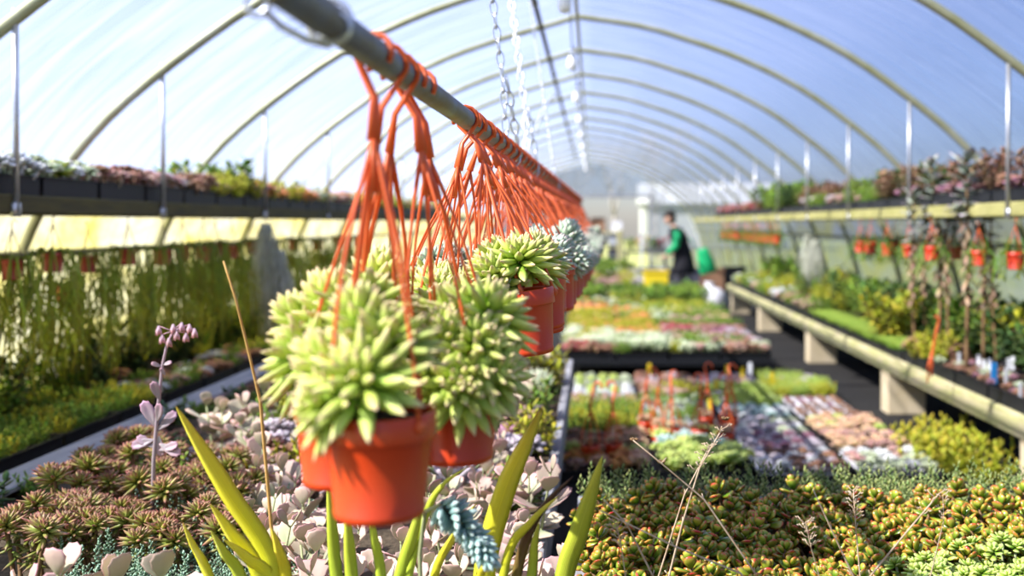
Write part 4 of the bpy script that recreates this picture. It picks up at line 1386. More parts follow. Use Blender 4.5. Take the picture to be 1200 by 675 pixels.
# right: little red pots
RP = pool([strand_proto(620 + i, 9, .05, 'l_green', 'redpot', .052, .06, .08, 'hanging_flowerpot', .178, 'hanger') for i in range(3)])
us = [1190, 1147, 1120, 1092, 1065, 1047, 1040, 1020, 1014, 1008]
for i, u in enumerate(us):
    back = i % 3 == 2
    x = 2.85 if back else 2.44
    y = F * x / (u - U0)
    o = RP.get((x, y, 1.235 if not back else 1.22), R.random() * 6, R.uniform(.95, 1.05))
    tag(o, 'small bright red pot hung below the right shelf, %s counting from the right edge' % ORD[i + 1], 'hanging plant', 'red pots under the right shelf')
k = 0
for i in range(16):
    y = 13.2 + i * .36
    if 16.2 < y < 16.7: continue
    k += 1
    o = RP.get((2.44, y, 1.24), R.random() * 6, R.uniform(1.0, 1.1))
    tag(o, 'far red pot on orange straps below the right shelf, %s of the distant file' % ORD[k], 'hanging plant', 'far red pots under the right shelf')
# grey hanging moss
def moss_proto(seed, n=170, L=.55, w=.09):
    rg = random.Random(seed); e = empty('hanging_moss'); f = MB()
    for i in range(n):
        a = rg.random() * 6.28; r0 = w * .35 * rg.random(); r1 = w * rg.random() ** .5 * 1.0
        l = L * rg.uniform(.5, 1)
        pts = [np.array((r0 * math.cos(a), r0 * math.sin(a), 0))]
        for k in range(1, 6):
            t = k / 5; rr = lerp(r0, r1, min(1, t * 1.6))
            pts.append(np.array((rr * math.cos(a) + rg.uniform(-.02, .02), rr * math.sin(a) + rg.uniform(-.02, .02), -l * t)))
        f.tube(pts, .0032, 3, rnd=rg.random())
    MB().tube([(0, 0, -.03), (0, 0, .05), (.015, 0, .07)], .003, 5).build('wire_hook', M['wire'], e)
    f.build('foliage', M['l_moss'], e)
    return e


MP = pool([moss_proto(70, 120, .62, .13), moss_proto(71, 90, .7, .12)])
for (u, x, z, s, lab) in ((312, -2.42, 1.50, 1.0, 'grey hanging moss below the left shelf, behind the thin brown stalk'), (326, -2.36, 1.30, 1.0, 'lower tail of grey moss hanging beside the left shelf moss'),
                          (955, 2.42, 1.32, .85, 'grey wispy moss hanging under the right shelf above the green mat'), (946, 2.62, 1.36, .8, 'grey wispy moss hanging just behind the nearer right moss')):
    o = MP.get((x, F * x / (u - U0), z), R.random() * 6, s); tag(o, lab, 'hanging moss')

# ---- side benches -----------------------------------------------------------
bench('side_bench', 2.29, 3.28, 3.6, 17.0, .47, 'long low wooden bench on blocks along the right side', M['wood'], .125, False, (), .1)
bench('side_bench', -3.28, -2.36, 2.0, 20.0, .47, 'long low grey-edged bench along the left side under the shelf', M['greywood'], .11, False, ((0, 0), (1, 0), (0, 1), (1, 1), (1, .33), (1, .66), (0, .33), (0, .66)), .1)
for i, (u, y) in enumerate(((1190, 5.3), (1027, 7.9), (932, 10.75), (884, 13.9), (858, 16.6))):
    mb = MB().box((0, 0, .172), (.30, .19, .344), 0, .008)
    for s in (-.075, .075): mb.box((s, 0, .3445), (.09, .10, .0012))
    o = mb.build('block_post', M['block'], None, (2.46, y, 0), smooth=False)
    tag(o, 'pale block under the front of the right bench, %s from the camera' % ORD[i + 1], 'block', 'blocks under the right bench')
    mb = MB().box((0, 0, .172), (.30, .19, .344), 0, .008)
    for s in (-.075, .075): mb.box((s, 0, .3445), (.09, .10, .0012))
    o = mb.build('block_post', M['block'], None, (3.10, y, 0), smooth=False)
    tag(o, 'block under the back of the right bench, %s from the camera' % ORD[i + 1], 'block', 'blocks under the right bench')

n = 0; y = 4.0
while y < 16.7:
    n += 1
    tray(2.72, y, .462, .78, .52, .085, 'black tray on the right bench, %s from the camera' % ORD[n], group='trays on the right bench')
    u = U0 + F * 2.4 / y
    wf = 'front of the right bench, %s tray from the camera' % ORD[n]; wb = 'back of the right bench, %s tray from the camera' % ORD[n]
    if u > 1110: fill(2.50, y, .53, .3, .48, 3, 4, [S_BROWN, S_BROWN, S_PALE, S_PURP], wf, .62, skip=.15); fill(2.92, y, .53, .3, .48, 2, 3, [S_DARK, S_BRLEAF, S_LEAFY], wb, 1.7)
    elif u > 1055: fill(2.50, y, .53, .3, .48, 2, 3, [S_YELL, S_YELL, S_BROWN], wf, 1.8); fill(2.92, y, .53, .3, .48, 2, 3, [S_DARK, S_LEAFY, S_DARK], wb, 2.3)
    elif u > 950: fill(2.50, y, .53, .32, .50, 4, 6, [S_NEED], wf, 1.0); fill(2.92, y, .53, .3, .48, 2, 3, [S_DARK, S_LEAFY], wb, 2.2)
    elif u > 915: fill(2.50, y, .53, .3, .48, 2, 3, [S_PINKBR, S_GREEN, S_BROWN], wf, 1.5); fill(2.92, y, .53, .3, .48, 2, 2, [S_DARK, S_YELL, S_LEAFY], wb, 2.4)
    else: fill(2.50, y, .53, .3, .48, 2, 2, [S_LIMET, S_YELL, S_PINKBR, S_GREEN, S_WHITE], wf, 1.9); fill(2.92, y, .53, .3, .48, 2, 2, [S_YELL, S_LEAFY, S_GREEN, S_BROWN], wb, 2.6)
    y += .54
n = 0; y = 2.6
while y < 14:
    n += 1
    tray(-2.76, y, .462, .76, .52, .085, 'black tray on the left bench, %s from the camera' % ORD[n], group='trays on the left bench')
    wf = 'front of the left bench, %s tray from the camera' % ORD[n]; wb = 'back of the left bench, %s tray from the camera' % ORD[n]
    v0 = U0 + F * -2.6 / y
    if y < 5.4: cf, cb = [S_GREEN, S_YELL, S_GREEN], [S_GREEN, S_LEAFY, S_YELL]
    elif y < 7: cf, cb = [S_BROWN, S_PINKBR, S_GREEN, S_ROSW], [S_BROWN, S_DARK]
    else: cf, cb = [S_YELL, S_BROWN, S_GREEN], [S_LEAFY, S_YELL]
    if y < 8: fill(-2.57, y, .53, .33, .48, 3, 4, cf, wf, 1.05); fill(-2.96, y, .53, .3, .48, 2, 4, cb, wb, 1.2)
    else: fill(-2.57, y, .53, .33, .48, 2, 2, cf, wf, 1.9); fill(-2.96, y, .53, .3, .48, 2, 2, cb, wb, 2.0)
    y += .54

# tall stalks on the right bench ----------------------------------------------
def tall_proto(seed, H, r=.011):
    rg = random.Random(seed); e = empty('tall_succulent'); s = MB(); f = MB(); d_ = MB()
    top = np.array((rg.uniform(-.12, .12), rg.uniform(-.08, .08), H))
    pts = curve3((0, 0, -.02), top, (rg.uniform(-.07, .07), rg.uniform(-.05, .05), 0), 10)
    s.tube(pts, [r * lerp(1.2, .6, i / 10) for i in range(11)], 7)
    for k in range(46):
        q = .34 + .66 * k / 46; m = q * 10; i = min(9, int(m))
        p = np.array(pts[i].lerp(pts[i + 1], m - i)); w = k * GA
        if q < .70:
            d_.leaf(FLAT, p, (math.cos(w), math.sin(w), -.9), (0, 0, 1), .085 * rg.uniform(.7, 1.2), .019, .003, rg.random())
        else:
            el = lerp(-.2, 1.0, (q - .70) / .30)
            f.leaf(FLAT, p, (math.cos(w) * math.cos(el), math.sin(w) * math.cos(el), math.sin(el)), (0, 0, 1), .135 * rg.uniform(.7, 1.1), .036, .005, rg.random())
    for j in range(2):
        q = rg.uniform(.5, .7); m = q * 10; p = np.array(pts[int(m)]); w = rg.random() * 6
        t = p + np.array((.09 * math.cos(w), .09 * math.sin(w), .20))
        s.tube(curve3(p, t, (0, 0, -.02), 4), .006, 5)
        rosette(f, t, (math.cos(w) * .3, math.sin(w) * .3, 1), 16, .085, .020, .004, (80, -10), FLAT, None, .1, .5, .2, rg)
    s.build('stem', M['stem'], e); d_.build('dry_leaf_skirt', M['l_dry'], e); f.build('foliage', M['l_stalk'], e)
    return e


TP = pool([tall_proto(80 + i, (1.42, 1.34, 1.24)[i]) for i in range(3)])
for i, (u, x, y, s) in enumerate(((1072, 2.52, 7.6, .90), (1098, 2.50, 7.2, 1.0), (1112, 2.66, 7.5, .98), (1132, 2.48, 6.5, 1.05), (1152, 2.60, 6.6, 1.0), (1168, 2.75, 6.9, .85), (1085, 2.75, 8.2, .82))):
    x = (u - U0) * y / F
    o = TP.get((x, y, .53), R.random() * 6, s)
    tag(o, 'tall bare-stemmed succulent with leafy top, %s from the left on the right bench' % ORD[(1, 3, 4, 5, 6, 7, 2)[i]], 'tall succulent', 'tall stalks on the right bench')
# plant labels stuck in the right bench pots
wt = MB().box((0, 0, .04), (.018, .002, .09), 0, .0008)
TG = {m: pool([MB().box((0, 0, .035), (.019, .003, .09), 0, .001).build('plant_label', M[m], smooth=False)]) for m in ('whitetag', 'bluetag', 'yellow')}
for i, (u, v) in enumerate(((1147, 424), (1153, 430), (1160, 428), (1163, 434), (1176, 418), (1182, 428), (1187, 426), (1179, 440), (1196, 458), (1124, 421))):
    q = at(u, v, z=.58); o = TG['whitetag'].get((q.x, q.y, .53), R.uniform(-.4, .4), 1.2)
    tag(o, 'small white plant label, %s from the left among the small brown pots' % ORD[i + 1], 'plant label', 'labels on the right bench')
q = at(1165, 440, z=.58); o = TG['bluetag'].get((q.x, q.y, .53), .2, (2.3, 1.5, 1.6)); tag(o, 'blue plant label standing at the front of the right bench', 'plant label')
# spare orange hanger dangling on the bench edge
mb = MB().tube([(0, 0, .0), (.01, 0, .16), (.035, 0, .30), (.05, 0, .36), (.035, 0, .385), (.02, 0, .37)], [.009, .009, .008, .007, .006, .005], 7)
mb.tube([(.012, 0, .18), (-.02, .0, .06), (-.022, 0, -.04)], .006, 6)
q = at(1088, 440, Y=6.3); o = mb.build('pot_hanger', M['hanger'], None, (q.x, 6.25, q.z)); tag(o, 'loose orange pot hanger hooked over the front edge of the right bench', 'hanger')

# leafy wall of bushes at the back of the right bench -----------------------
def bush_proto(seed, mat, n=16, H=.34, Rr=.20, leaf_=.075, w_=.02, name='leafy_bush'):
    rg = random.Random(seed); e = empty(name); s = MB(); f = MB()
    for i in range(n):
        w = i * GA; r = Rr * math.sqrt((i + .5) / n)
        t = np.array((r * math.cos(w), r * math.sin(w), H * rg.uniform(.6, 1.1) * (1 - .3 * (r / Rr) ** 2)))
        b = np.array((r * .25 * math.cos(w), r * .25 * math.sin(w), -.01))
        s.tube(curve3(b, t, (0, 0, 0), 3), .004, 4)
        for k in range(20):
            q = .2 + .8 * (k + 1) / 20; ww = k * GA + i; el = lerp(-.1, 1, q ** 3)
            f.leaf(FLAT, b + (t - b) * q, (math.cos(ww) * math.cos(el), math.sin(ww) * math.cos(el), math.sin(el)), (0, 0, 1), leaf_ * rg.uniform(.7, 1.2), w_, .003, rg.random())
    s.build('stem', M['stem'], e); f.build('foliage', M[mat], e)
    return e


BP = {m: pool([bush_proto(90 + i, m) for i in range(2)]) for m in ('l_dark', 'l_green', 'l_yell')}
nb = {}
for i in range(16):
    y = 5.2 + i * .62
    m = ['l_green', 'l_dark', 'l_green', 'l_yell', 'l_dark', 'l_green', 'l_dark', 'l_dark'][i % 8]
    nb[m] = nb.get(m, 0) + 1
    o = BP[m].get((2.98, y, .53), R.random() * 6, R.uniform(1.0, 1.3))
    tag(o, '%s leafy bush behind the right bench trays, %s of its colour from the camera' % ({'l_green': 'fresh green', 'l_dark': 'dark green', 'l_yell': 'yellow-green'}[m], ORD[nb[m]]), 'bush', 'bushes at the back of the right bench')
q = at(1062, 400, z=.50)
o = BP['l_yell'].get((2.50, 8.35, .53), 1, 1.25); tag(o, 'upright yellow-green bush beside the tall stalks on the right bench', 'bush')
for i in range(9):  # bushes added to darken the bright gap behind the left bench
    o = BP['l_dark'].get((-2.98, 4.3 + i * .66, .53), R.random() * 6, R.uniform(.95, 1.15))
    tag(o, 'dark green leafy bush added to darken the left bench back, %s from the camera' % ORD[i + 1], 'bush', 'bushes added at the back of the left bench')
# yellow shrubs growing outside, seen through the film
for i, (x, y, s) in enumerate(((4.3, 14.2, 1.9), (4.35, 11.9, 1.8), (4.4, 17.0, 2.2), (4.35, 9.6, 1.4), (-4.5, 6.2, 1.6), (-4.5, 8.4, 2.0), (-4.5, 11.0, 1.8), (-4.5, 4.6, 1.5))):
    o = BP['l_yell'].get((x, y, -.11), R.random() * 6, s)
    tag(o, 'yellow shrub outside the %s wall, %s from the camera' % ('right' if x > 0 else 'left', ORD[{9.6: 1, 11.9: 2, 14.2: 3, 17.0: 4, 4.6: 1, 6.2: 2, 8.4: 3, 11.0: 4}[y]]), 'shrub', 'shrubs outside the film')
# low plants on the floor under the right bench edge
for i, (u, v) in enumerate(((1080, 525), (1105, 515), (1125, 530), (1150, 545), (1095, 540))):
    q = at(u, v, z=.08); plant('tuft', 'l_yell', 'yellow_sedum', (q.x, q.y, 0), 2.6, 'yellow-green bushy plant on the floor before the right bench, %s' % ['nearest the trays', 'at the back', 'in the middle', 'nearest the right edge', 'at the front'][i], 'plant', 'bushy plants on the floor')
# ------------------------------------------------------------------ floor trays in the middle
cols = [(-.02, .52), (.54, 1.08), (1.10, 1.64)]
cx = [(-.18 + .27, .54), (.38 + .26, .52), (.93 + .28, .54), (1.50 + .26, .50)]
colname = ['leftmost column', 'second column', 'third column', 'rightmost column']
ly = .48
WH = (5, 4)
def FL(c, r):
    """species of the floor tray in column c, row r (0 nearest); and whether it has white cells"""
    t = {
        (0, 0): ([S_PEACH, S_ORAN, S_ROSP, S_ROSG], None, 1.5, 4, 3), (0, 1): ([S_PEACH, S_BROWN, S_ROSG], None, 1.4, 4, 3), (0, 2): ([S_YELL, S_GREEN, S_YELL], None, 1.5, 4, 3), (0, 3): ([S_YELL, S_GREEN], None, 1.5, 4, 3),
        (0, 4): ([S_ROSP, S_PINKBR], WH, 1.0, 5, 4), (0, 5): ([S_ROSW, S_ROSG], WH, 1.0, 5, 4), (0, 6): ([S_ROSG, S_PALE], WH, 1.0, 5, 4),
        (1, 0): ([S_ROSG, S_LIMEM, S_ROSG], None, 1.7, 4, 3), (1, 1): ([S_LIMEM, S_ROSG, S_TEAL], None, 1.6, 4, 3), (1, 2): ([S_PALE, S_BROWN], WH, .8, 5, 4), (1, 3): ([S_PALE, S_GREEN], WH, .8, 5, 4),
        (1, 4): ([S_BROWN, S_GREEN, S_PALE], WH, .9, 5, 4), (1, 5): ([S_BROWN, S_PINKBR, S_YELL], None, 1.2, 5, 4), (1, 6): ([S_BROWN, S_PINKBR, S_LAV], None, 1.2, 5, 4),
        (2, 0): ([S_LAV, S_ROSW, S_BROWN], WH, 1.0, 5, 4), (2, 1): ([S_PURP, S_PURP, S_LAV, S_LAV], WH, 1.0, 5, 4), (2, 2): ([S_LAV, S_ROSW, S_PALE], WH, 1.0, 5, 4), (2, 3): ([S_TEAL, S_ROSW], WH, 1.1, 5, 4),
        (2, 4): ([S_LAV, S_ROSG, S_LIMET], None, 1.2, 5, 4), (2, 5): ([S_LIMET, S_ROSG], None, 1.2, 5, 4), (2, 6): ([S_PINKBR, S_LAV, S_LAV], WH, 1.1, 5, 4),
        (3, 0): ([S_ROSW, S_ROSP, S_ROSP, S_PALE], WH, 1.05, 5, 4), (3, 1): ([S_PEACH, S_ROSP, S_PEACH], None, 1.3, 5, 4), (3, 2): ([S_PEACH, S_PEACH, S_ROSG], None, 1.3, 5, 4), (3, 3): ([S_BROWN], WH, .65, 5, 4),
        (3, 4): ([S_BROWN, S_PURP], WH, .6, 5, 4), (3, 5): ([S_LIMET, S_LIMET, S_YELL], None, 1.3, 5, 4), (3, 6): ([S_LIMET, S_LAV], None, 1.2, 5, 4)}
    return t[(c, r)]


for c in range(4):
    for r in range(7):
        x, w = cx[c]; y = 5.72 + ly / 2 + r * (ly + .02)
        ch, ins, sc, nx, ny = FL(c, r)
        where = '%s floor tray from the front, %s' % (ORD[r + 1], colname[c])
        tray(x, y, 0.0, w, ly, .075, 'black floor tray%s, %s from the front in the %s' % (' with white cells' if ins else '', ORD[r + 1], colname[c]), ins, 'trays on the floor')
        fill(x, y, .062, w - .03, ly - .03, nx, ny, ch, where, sc * .88, .06 if ins else .2)

# orange hanger pots standing in the trays -------------------------------------
def upright_proto(seed):
    rg = random.Random(seed); e = empty('hanger_pot'); r, h = .055, .10
    p = MB().lathe(pot_prof(r, h), ns=18).build('pot', M['terra'], e)
    MB().lathe([(r * .93, h * .74), (r, h * .76), (r, h), (r * .92, h), (r * .9, h * .85)], ns=18, capb=False).build('rim', M['rim'], p)
    MB().lathe([(r * .91, h * .85), (.002, h * .95)], ns=12).build('soil', M['soil'], e)
    g = MB()
    J = Vector((rg.uniform(-.02, .02), 0, .33)); T = J + Vector((rg.uniform(-.02, .03), 0, .10))
    g.tube([J - Vector((0, 0, .05)), J, T], [.010, .008, .006], 7)
    g.tube([T + Vector((.026 - .026 * math.cos(q), 0, .026 * math.sin(q))) for q in [PI * i / 7 * 1.15 for i in range(8)]], .0058, 7)
    hg = g.build('hanger', M['hanger'], e)
    for k in range(4):
        w = k * PI / 2 + .5
        MB().tube(curve3(J - Vector((0, 0, .04)), (r * math.cos(w), r * math.sin(w), h * .95), (.012 * math.cos(w), .012 * math.sin(w), 0), 6), .0042, 6).build('strand', M['hanger'], hg)
    f = MB()
    for i in range(5):
        w = i * GA; q = .018 * math.sqrt(i)
        rosette(f, (q * math.cos(w), q * math.sin(w), h + .02), (q * math.cos(w) * 10, q * math.sin(w) * 10, .6), 14, .03, .009, .004, (75, -5), JADEL, None, .15, .45, .2, rg)
    f.build('foliage', M['l_peach'], e)
    return e


UPP = pool([upright_proto(40 + i) for i in range(3)])
hl = [(692, 6.0), (719, 6.05), (757, 6.75), (772, 6.6), (788, 6.5), (820, 6.5), (828, 6.9), (850, 6.35), (856, 6.9)]
for i, (u, y) in enumerate(hl):
    q = at(u, 400, Y=y)
    o = UPP.get((q.x, y, .062), R.uniform(-.5, .5) + (PI if i % 2 else 0), R.uniform(1.0, 1.08))
    tag(o, 'orange pot hanger standing up from its pot in the floor trays, %s from the left' % ORD[i + 1], 'hanger pot', 'upright hangers in the floor trays')
for i, (u, v, z) in enumerate(((761, 432, .12), (852, 434, .12), (870, 437, .12), (905, 444, .12), (832, 478, .12), (839, 452, .12))):
    q = at(u, v + 8, z=.10); o = TG['yellow'].get((q.x, q.y, .062), R.uniform(-.3, .3), (1.8, 1.4, 1.9))
    tag(o, 'yellow plant label standing in the floor trays, %s' % ['tallest, back left', 'back middle', 'back, right of the middle one', 'far right among lime sedum', 'nearest, behind upright hangers', 'between hangers and back labels'][i], 'plant label', 'yellow labels in the floor trays')
q = at(879, 438, z=.12); o = TG['whitetag'].get((q.x, q.y, .062), 0, 2.0); tag(o, 'white topped label at the back right of the floor trays', 'plant label')

# ------------------------------------------------------------------ raised middle table
bench('display_table', -.30, 1.72, 9.45, 17.0, .20, 'low middle table of mixed coloured succulents behind the floor trays', M['blackplastic'], .06, False)
tx = [(-.03, .48), (.47, .48), (.97, .48), (1.46, .48)]
rowsp = [
    [[S_SPIKE, S_BROWN], [S_SPIKE, S_SPIKE, S_GREEN], [S_YELL, S_PALE, S_GREEN, S_PINKBR], [S_PALE, S_ROSP, S_GREEN, S_BROWN]],
    [[S_SPIKE, S_YELL], [S_SPIKE, S_PALE], [S_PALE, S_GREEN, S_PINKBR], [S_ROSP, S_LAV, S_PURP, S_GREEN]],
    [[S_ORAN, S_SPIKE, S_YELL], [S_ORAN, S_YELL], [S_RED, S_BROWN, S_PINKBR], [S_PURP, S_LAV, S_BROWN]],
    [[S_ORAN, S_YELL], [S_YELL, S_ORAN], [S_RED, S_RED, S_PINKBR], [S_PURP, S_BROWN]],
    [[S_YELL, S_ORAN], [S_YELL, S_ORAN], [S_NEED, S_GREEN], [S_NEED, S_GREEN]],
    [[S_PEACH, S_YELL], [S_ORAN, S_GREEN], [S_PALE, S_PINKBR, S_GREEN], [S_PEACH, S_PINKBR, S_GREEN]],
    [[S_ORAN, S_YELL], [S_PINKBR, S_YELL], [S_PALE, S_YELL], [S_PEACH, S_GREEN]],
    [[S_PEACH, S_ORAN], [S_PALE, S_ORAN], [S_GREEN, S_PALE], [S_GREEN, S_PEACH]],
    [[S_RED, S_ORAN], [S_PALE, S_GREEN], [S_YELL, S_GREEN], [S_YELL, S_GREEN]],
]
rowsp += [[[S_GREEN, S_PALE], [S_PINKBR, S_YELL], [S_YELL, S_LEAFY], [S_LEAFY, S_GREEN]], [[S_PALE, S_ORAN], [S_LEAFY, S_PALE], [S_LEAFY, S_GREEN], [S_GREEN, S_LEAFY]],
    [[S_LEAFY, S_PALE], [S_GREEN, S_YELL], [S_LEAFY, S_WHITE], [S_LEAFY, S_LEAFY]], [[S_PALE, S_LEAFY], [S_YELL, S_LEAFY], [S_LEAFY, S_YELL], [S_LEAFY, S_LEAFY]], [[S_LEAFY, S_PALE], [S_LEAFY, S_PALE], [S_LEAFY, S_LEAFY], [S_LEAFY, S_LEAFY]]]
for r in range(14):
    for c in range(4):
        x, w = tx[c]; y = 9.45 + .28 + r * .53
        tray(x, y, .19, w, .50, .08, 'black tray on the low middle table, %s from the front in the %s' % (ORD[r + 1], colname[c]), group='trays on the middle table')
        fill(x, y, .255, w - .03, .46, 4 if r < 5 else (3 if r < 9 else 2), 3, rowsp[r][c], 'middle table, %s row, %s' % (ORD[r + 1], colname[c]), 1.45 if r < 5 else 1.7, .2)
# plants in the shade left of the table
for i, (u, v) in enumerate(((668, 395), (682, 372), (664, 372), (672, 410), (690, 395))):
    q = at(u, v + 20, z=.6)
for i in range(4):
    plant('multi', 'l_red', 'red_sedum', (-.2 + .07 * i, 9.6 + .05 * i, .27), 1.5, 'crimson sedum at the near left corner of the middle table, %s of four' % ORD[i + 1], 'plant', 'red sedum at the table corner')

# back beds beyond the table ----------------------------------------------------
bench('display_table', -.9, .98, 17.6, 24.0, .30, 'second low table of blurred plants beyond the middle table', M['blackplastic'], .08, False)
bc = [S_PALE, S_ORAN, S_GREEN, S_YELL, S_PINKBR, S_WHITE, S_LAVM, S_LEAFY, S_RED]
for r in range(6):
    for c in range(4):
        x = -.9 + .25 + c * .46; y = 17.6 + .5 + r * 1.02
        tray(x, y, .29, .44, .95, .08, 'black tray on the second low table, %s from the front in the %s' % (ORD[r + 1], colname[c]), group='trays on the far table')
        a = bc[(r * 3 + c * 2) % 9]; b_ = bc[(r + c) % 9]
        fill(x, y, .36, .42, .9, 2, 2, [a, b_, a], 'far table, %s row, %s' % (ORD[r + 1], colname[c]), 2.2, .2)

# ------------------------------------------------------------------ long left bed: mixed filler behind the near plants
MIX = [(KP, 'pink-grey kalanchoe', 1.25), (SP, 'brown-tipped rosette plant', 1.0)]
n = {}
def mixed(loc, kind, sc, row):
    pass
y = 3.35; row = 0
rown = ['first', 'second', 'third', 'fourth', 'fifth', 'sixth', 'seventh', 'eighth', 'ninth', 'tenth', 'eleventh', 'twelfth', 'thirteenth']
fillers = [S_GREEN, S_LAVM, S_LEAFY, S_PINKBR, S_PURP, S_WHITE, S_YELL, S_SPIKE, S_BROWN, S_LAV]
while y < 6.05:
    x = -1.42; k = 0
    while x < -.18:
        k += 1
        if (k + row) % 3 == 0:
            o = KP.get((x, y, BZ - .02), R.random() * 6, R.uniform(.95, 1.3)); nm = 'pink-grey kalanchoe'
            tag(o, 'pink-grey kalanchoe in the long bed, %s from left, %s filler row' % (ORD[k], rown[row]), 'kalanchoe', 'filler plants in the long bed')
        else:
            c = fillers[R.randrange(len(fillers))]
            plant(c[0], c[1], c[2], (x + R.uniform(-.03, .03), y + R.uniform(-.04, .04), BZ - .03), R.uniform(1.5, 2.0), '%s in the long bed, %s from left, %s row' % (c[3], ORD[k], rown[row]), 'plant', 'filler plants in the long bed')
        x += .155
    row += 1; y += .23
for j in range(13):
    for k in range(3):
        c = (S_BROWN, S_DARK, S_PURP, S_BROWN, S_GREEN)[(j * 3 + k * 2) % 5]
        y = 2.55 + j * .28
        if k == 2 and y < 3.2: continue
        plant(c[0], c[1], c[2], (-1.86 + k * .15 + R.uniform(-.03, .03), y, BZ - .03), R.uniform(.75, 1.0), '%s low beside the long bed plank, %s along, %s out' % (c[3], ORD[j + 1], ORD[k + 1]), 'plant', 'low plants beside the plank')
# greener bush at the right edge of the long bed
for i, (u, v, y, m, s) in enumerate(((622, 440, 4.6, 'l_green', .62), (640, 475, 4.0, 'l_yell', .55), (640, 400, 5.6, 'l_yell', .7), (640, 560, 3.2, 'l_green', .45))):
    q = at(u, v, Y=y); o = BP[m].get((min(q.x, -.24), y, BZ - .03), R.random() * 6, s)
    tag(o, '%s bush at the right edge of the long bed, %s' % ('fresh green' if m == 'l_green' else 'yellow-green', ['below the right pots', 'above the brown strap tip', 'farthest back', 'by the strap leaves'][i]), 'bush')

# ------------------------------------------------------------------ far end of the tunnel
def crate(loc, s, mat, label, rz=0):
    w, l, h = s; e = empty('plastic_crate', loc, rz); tag(e, label, 'crate')
    mb = MB().box((0, 0, .01), (w * .92, l * .92, .02))
    for sx in (-1, 1):
        mb.box((sx * w * .47, 0, h / 2), (.02, l * .94, h)); mb.box((0, sx * l * .47, h / 2), (w * .94, .02, h))
    mb.build('shell', mat, e, smooth=False)
    mb = MB()
    for sx in (-1, 1):
        mb.box((sx * w * .49, 0, h), (.04, l, .035)); mb.box((0, sx * l * .49, h), (w, .04, .035))
    mb.build('rim', mat, e, smooth=False)
    return e


crate((1.06, 16.75, .44), (.40, .3, .25), M['yellow'], 'yellow plastic crate standing on the plants left of the person')
crate((1.34, 19.2, 0), (.4, .3, .3), M['whiteplastic'], 'white crate on the floor behind the yellow crate')
# steel rack
e = empty('storage_rack', (.30, 25.0, 0)); tag(e, 'dark storage rack with shelves at the far end of the tunnel', 'rack')
for sx in (-1, 1):
    for sy in (-1, 1): MB().box((sx * .42, sy * .2, .65), (.05, .05, 1.3)).build('post', M['greysteel'], e, smooth=False)
for z in (.25, .6, .95, 1.27): MB().box((0, 0, z), (.9, .46, .04)).build('shelf', M['greysteel' if z < 1.2 else 'wood'], e, smooth=False)
for i, (x, z, c) in enumerate(((-.22, .274, 'greysteel'), (.1, .274, 'greysteel'), (-.2, .624, 'blackplastic'), (.2, .624, 'greysteel'), (-.12, .974, 'whiteplastic'), (.22, .974, 'hose'))):
    mb = MB().box((0, 0, .12), (.26, .34, .24), 0, .01).box((0, 0, .25), (.28, .36, .03), 0, .006)
    o = mb.build('storage_box', M[c], None, (.30 + x, 25, z), smooth=False)
    tag(o, 'storage box on the far rack, %s' % ['bottom left', 'bottom right', 'middle left, black', 'middle right', 'top left, white', 'top right, grey'][i], 'box', 'boxes on the far rack')
for i, (x, s, m, lab) in enumerate(((.02, .36, 'cardboard', 'brown cardboard box on top of the far rack'), (.5, .26, 'whiteplastic', 'white box on top of the far rack'))):
    mb = MB().box((0, 0, s / 2), (s, s * .8, s), 0, .008).box((0, 0, s + .004), (s * .2, s * .8, .008))
    o = mb.build('carton', M[m], None, (.30 + x - .2, 25, 1.29), smooth=False); tag(o, lab, 'box')
# post with yellow foot
e = empty('marked_post', (.64, 24.3, 0)); tag(e, 'pale wooden post with a yellow painted foot by the far rack', 'post')
MB().box((0, 0, .9), (.12, .12, .9)).build('post', M['wood'], e, smooth=False); MB().box((0, 0, .23), (.16, .16, .46)).build('yellow_foot', M['yellow'], e, smooth=False)
# work table
e = empty('work_table', (1.35, 25.5, 0)); tag(e, 'grey work table beyond the yellow crate at the far end', 'table')
MB().box((0, 0, .78), (1.1, .6, .05)).build('table_top', M['greysteel'], e, smooth=False)
MB().box((0, 0, .35), (1.0, .55, .03)).build('lower_shelf', M['whiteplastic'], e, smooth=False)
for sx in (-1, 1):
    for sy in (-1, 1): MB().box((sx * .5, sy * .26, .38), (.05, .05, .76)).build('leg', M['greysteel'], e, smooth=False)
for i, (x, m, h) in enumerate(((-.4, 'l_green', .4), (-.1, 'l_oran', .35), (.15, 'l_green', .45), (.4, 'l_red', .3))):
    plant('leafy', m, 'potted_plant', (1.35 + x, 25.5, .805), 2.4, 'leafy plant on the far work table, %s from the left' % ORD[i + 1], 'plant', 'plants on the work table')
# steel pole and sacks
e = empty('water_standpipe', (1.0, 20.5, 0)); tag(e, 'thin grey standpipe left of the person', 'pipe')
MB().tube([(0, 0, 0), (0, 0, 1.25)], .02, 8).build('pipe', M['hose'], e); MB().ball((0, 0, 1.27), (.04, .04, .035), 10, 6).build('cap', M['hose'], e)
def sack(loc, s, mat, label):
    rg = random.Random(3); mb = MB(); V = []; f = []
    prof = [(.35, 0), (.50, .06), (.52, .25), (.46, .5), (.30, .62), (.10, .68), (.13, .76), (.16, .80)]
    ns = 18
    for r, z in prof:
        for k in range(ns):
            w = 2 * PI * k / ns; rr = r * (1 + .06 * math.sin(w * 5 + z * 9))
            V.append((rr * math.cos(w) * s, rr * math.sin(w) * s * .8, z * s))
    for i in range(len(prof) - 1):
        for k in range(ns):
            j = (k + 1) % ns; f.append((i * ns + k, i * ns + j, (i + 1) * ns + j, (i + 1) * ns + k))
    f.append(tuple(range(ns))[::-1]); f.append(tuple((len(prof) - 1) * ns + k for k in range(ns)))
    mb.add(V, f); o = mb.build('sack', M[mat], None, loc); tag(o, label, 'sack'); return o


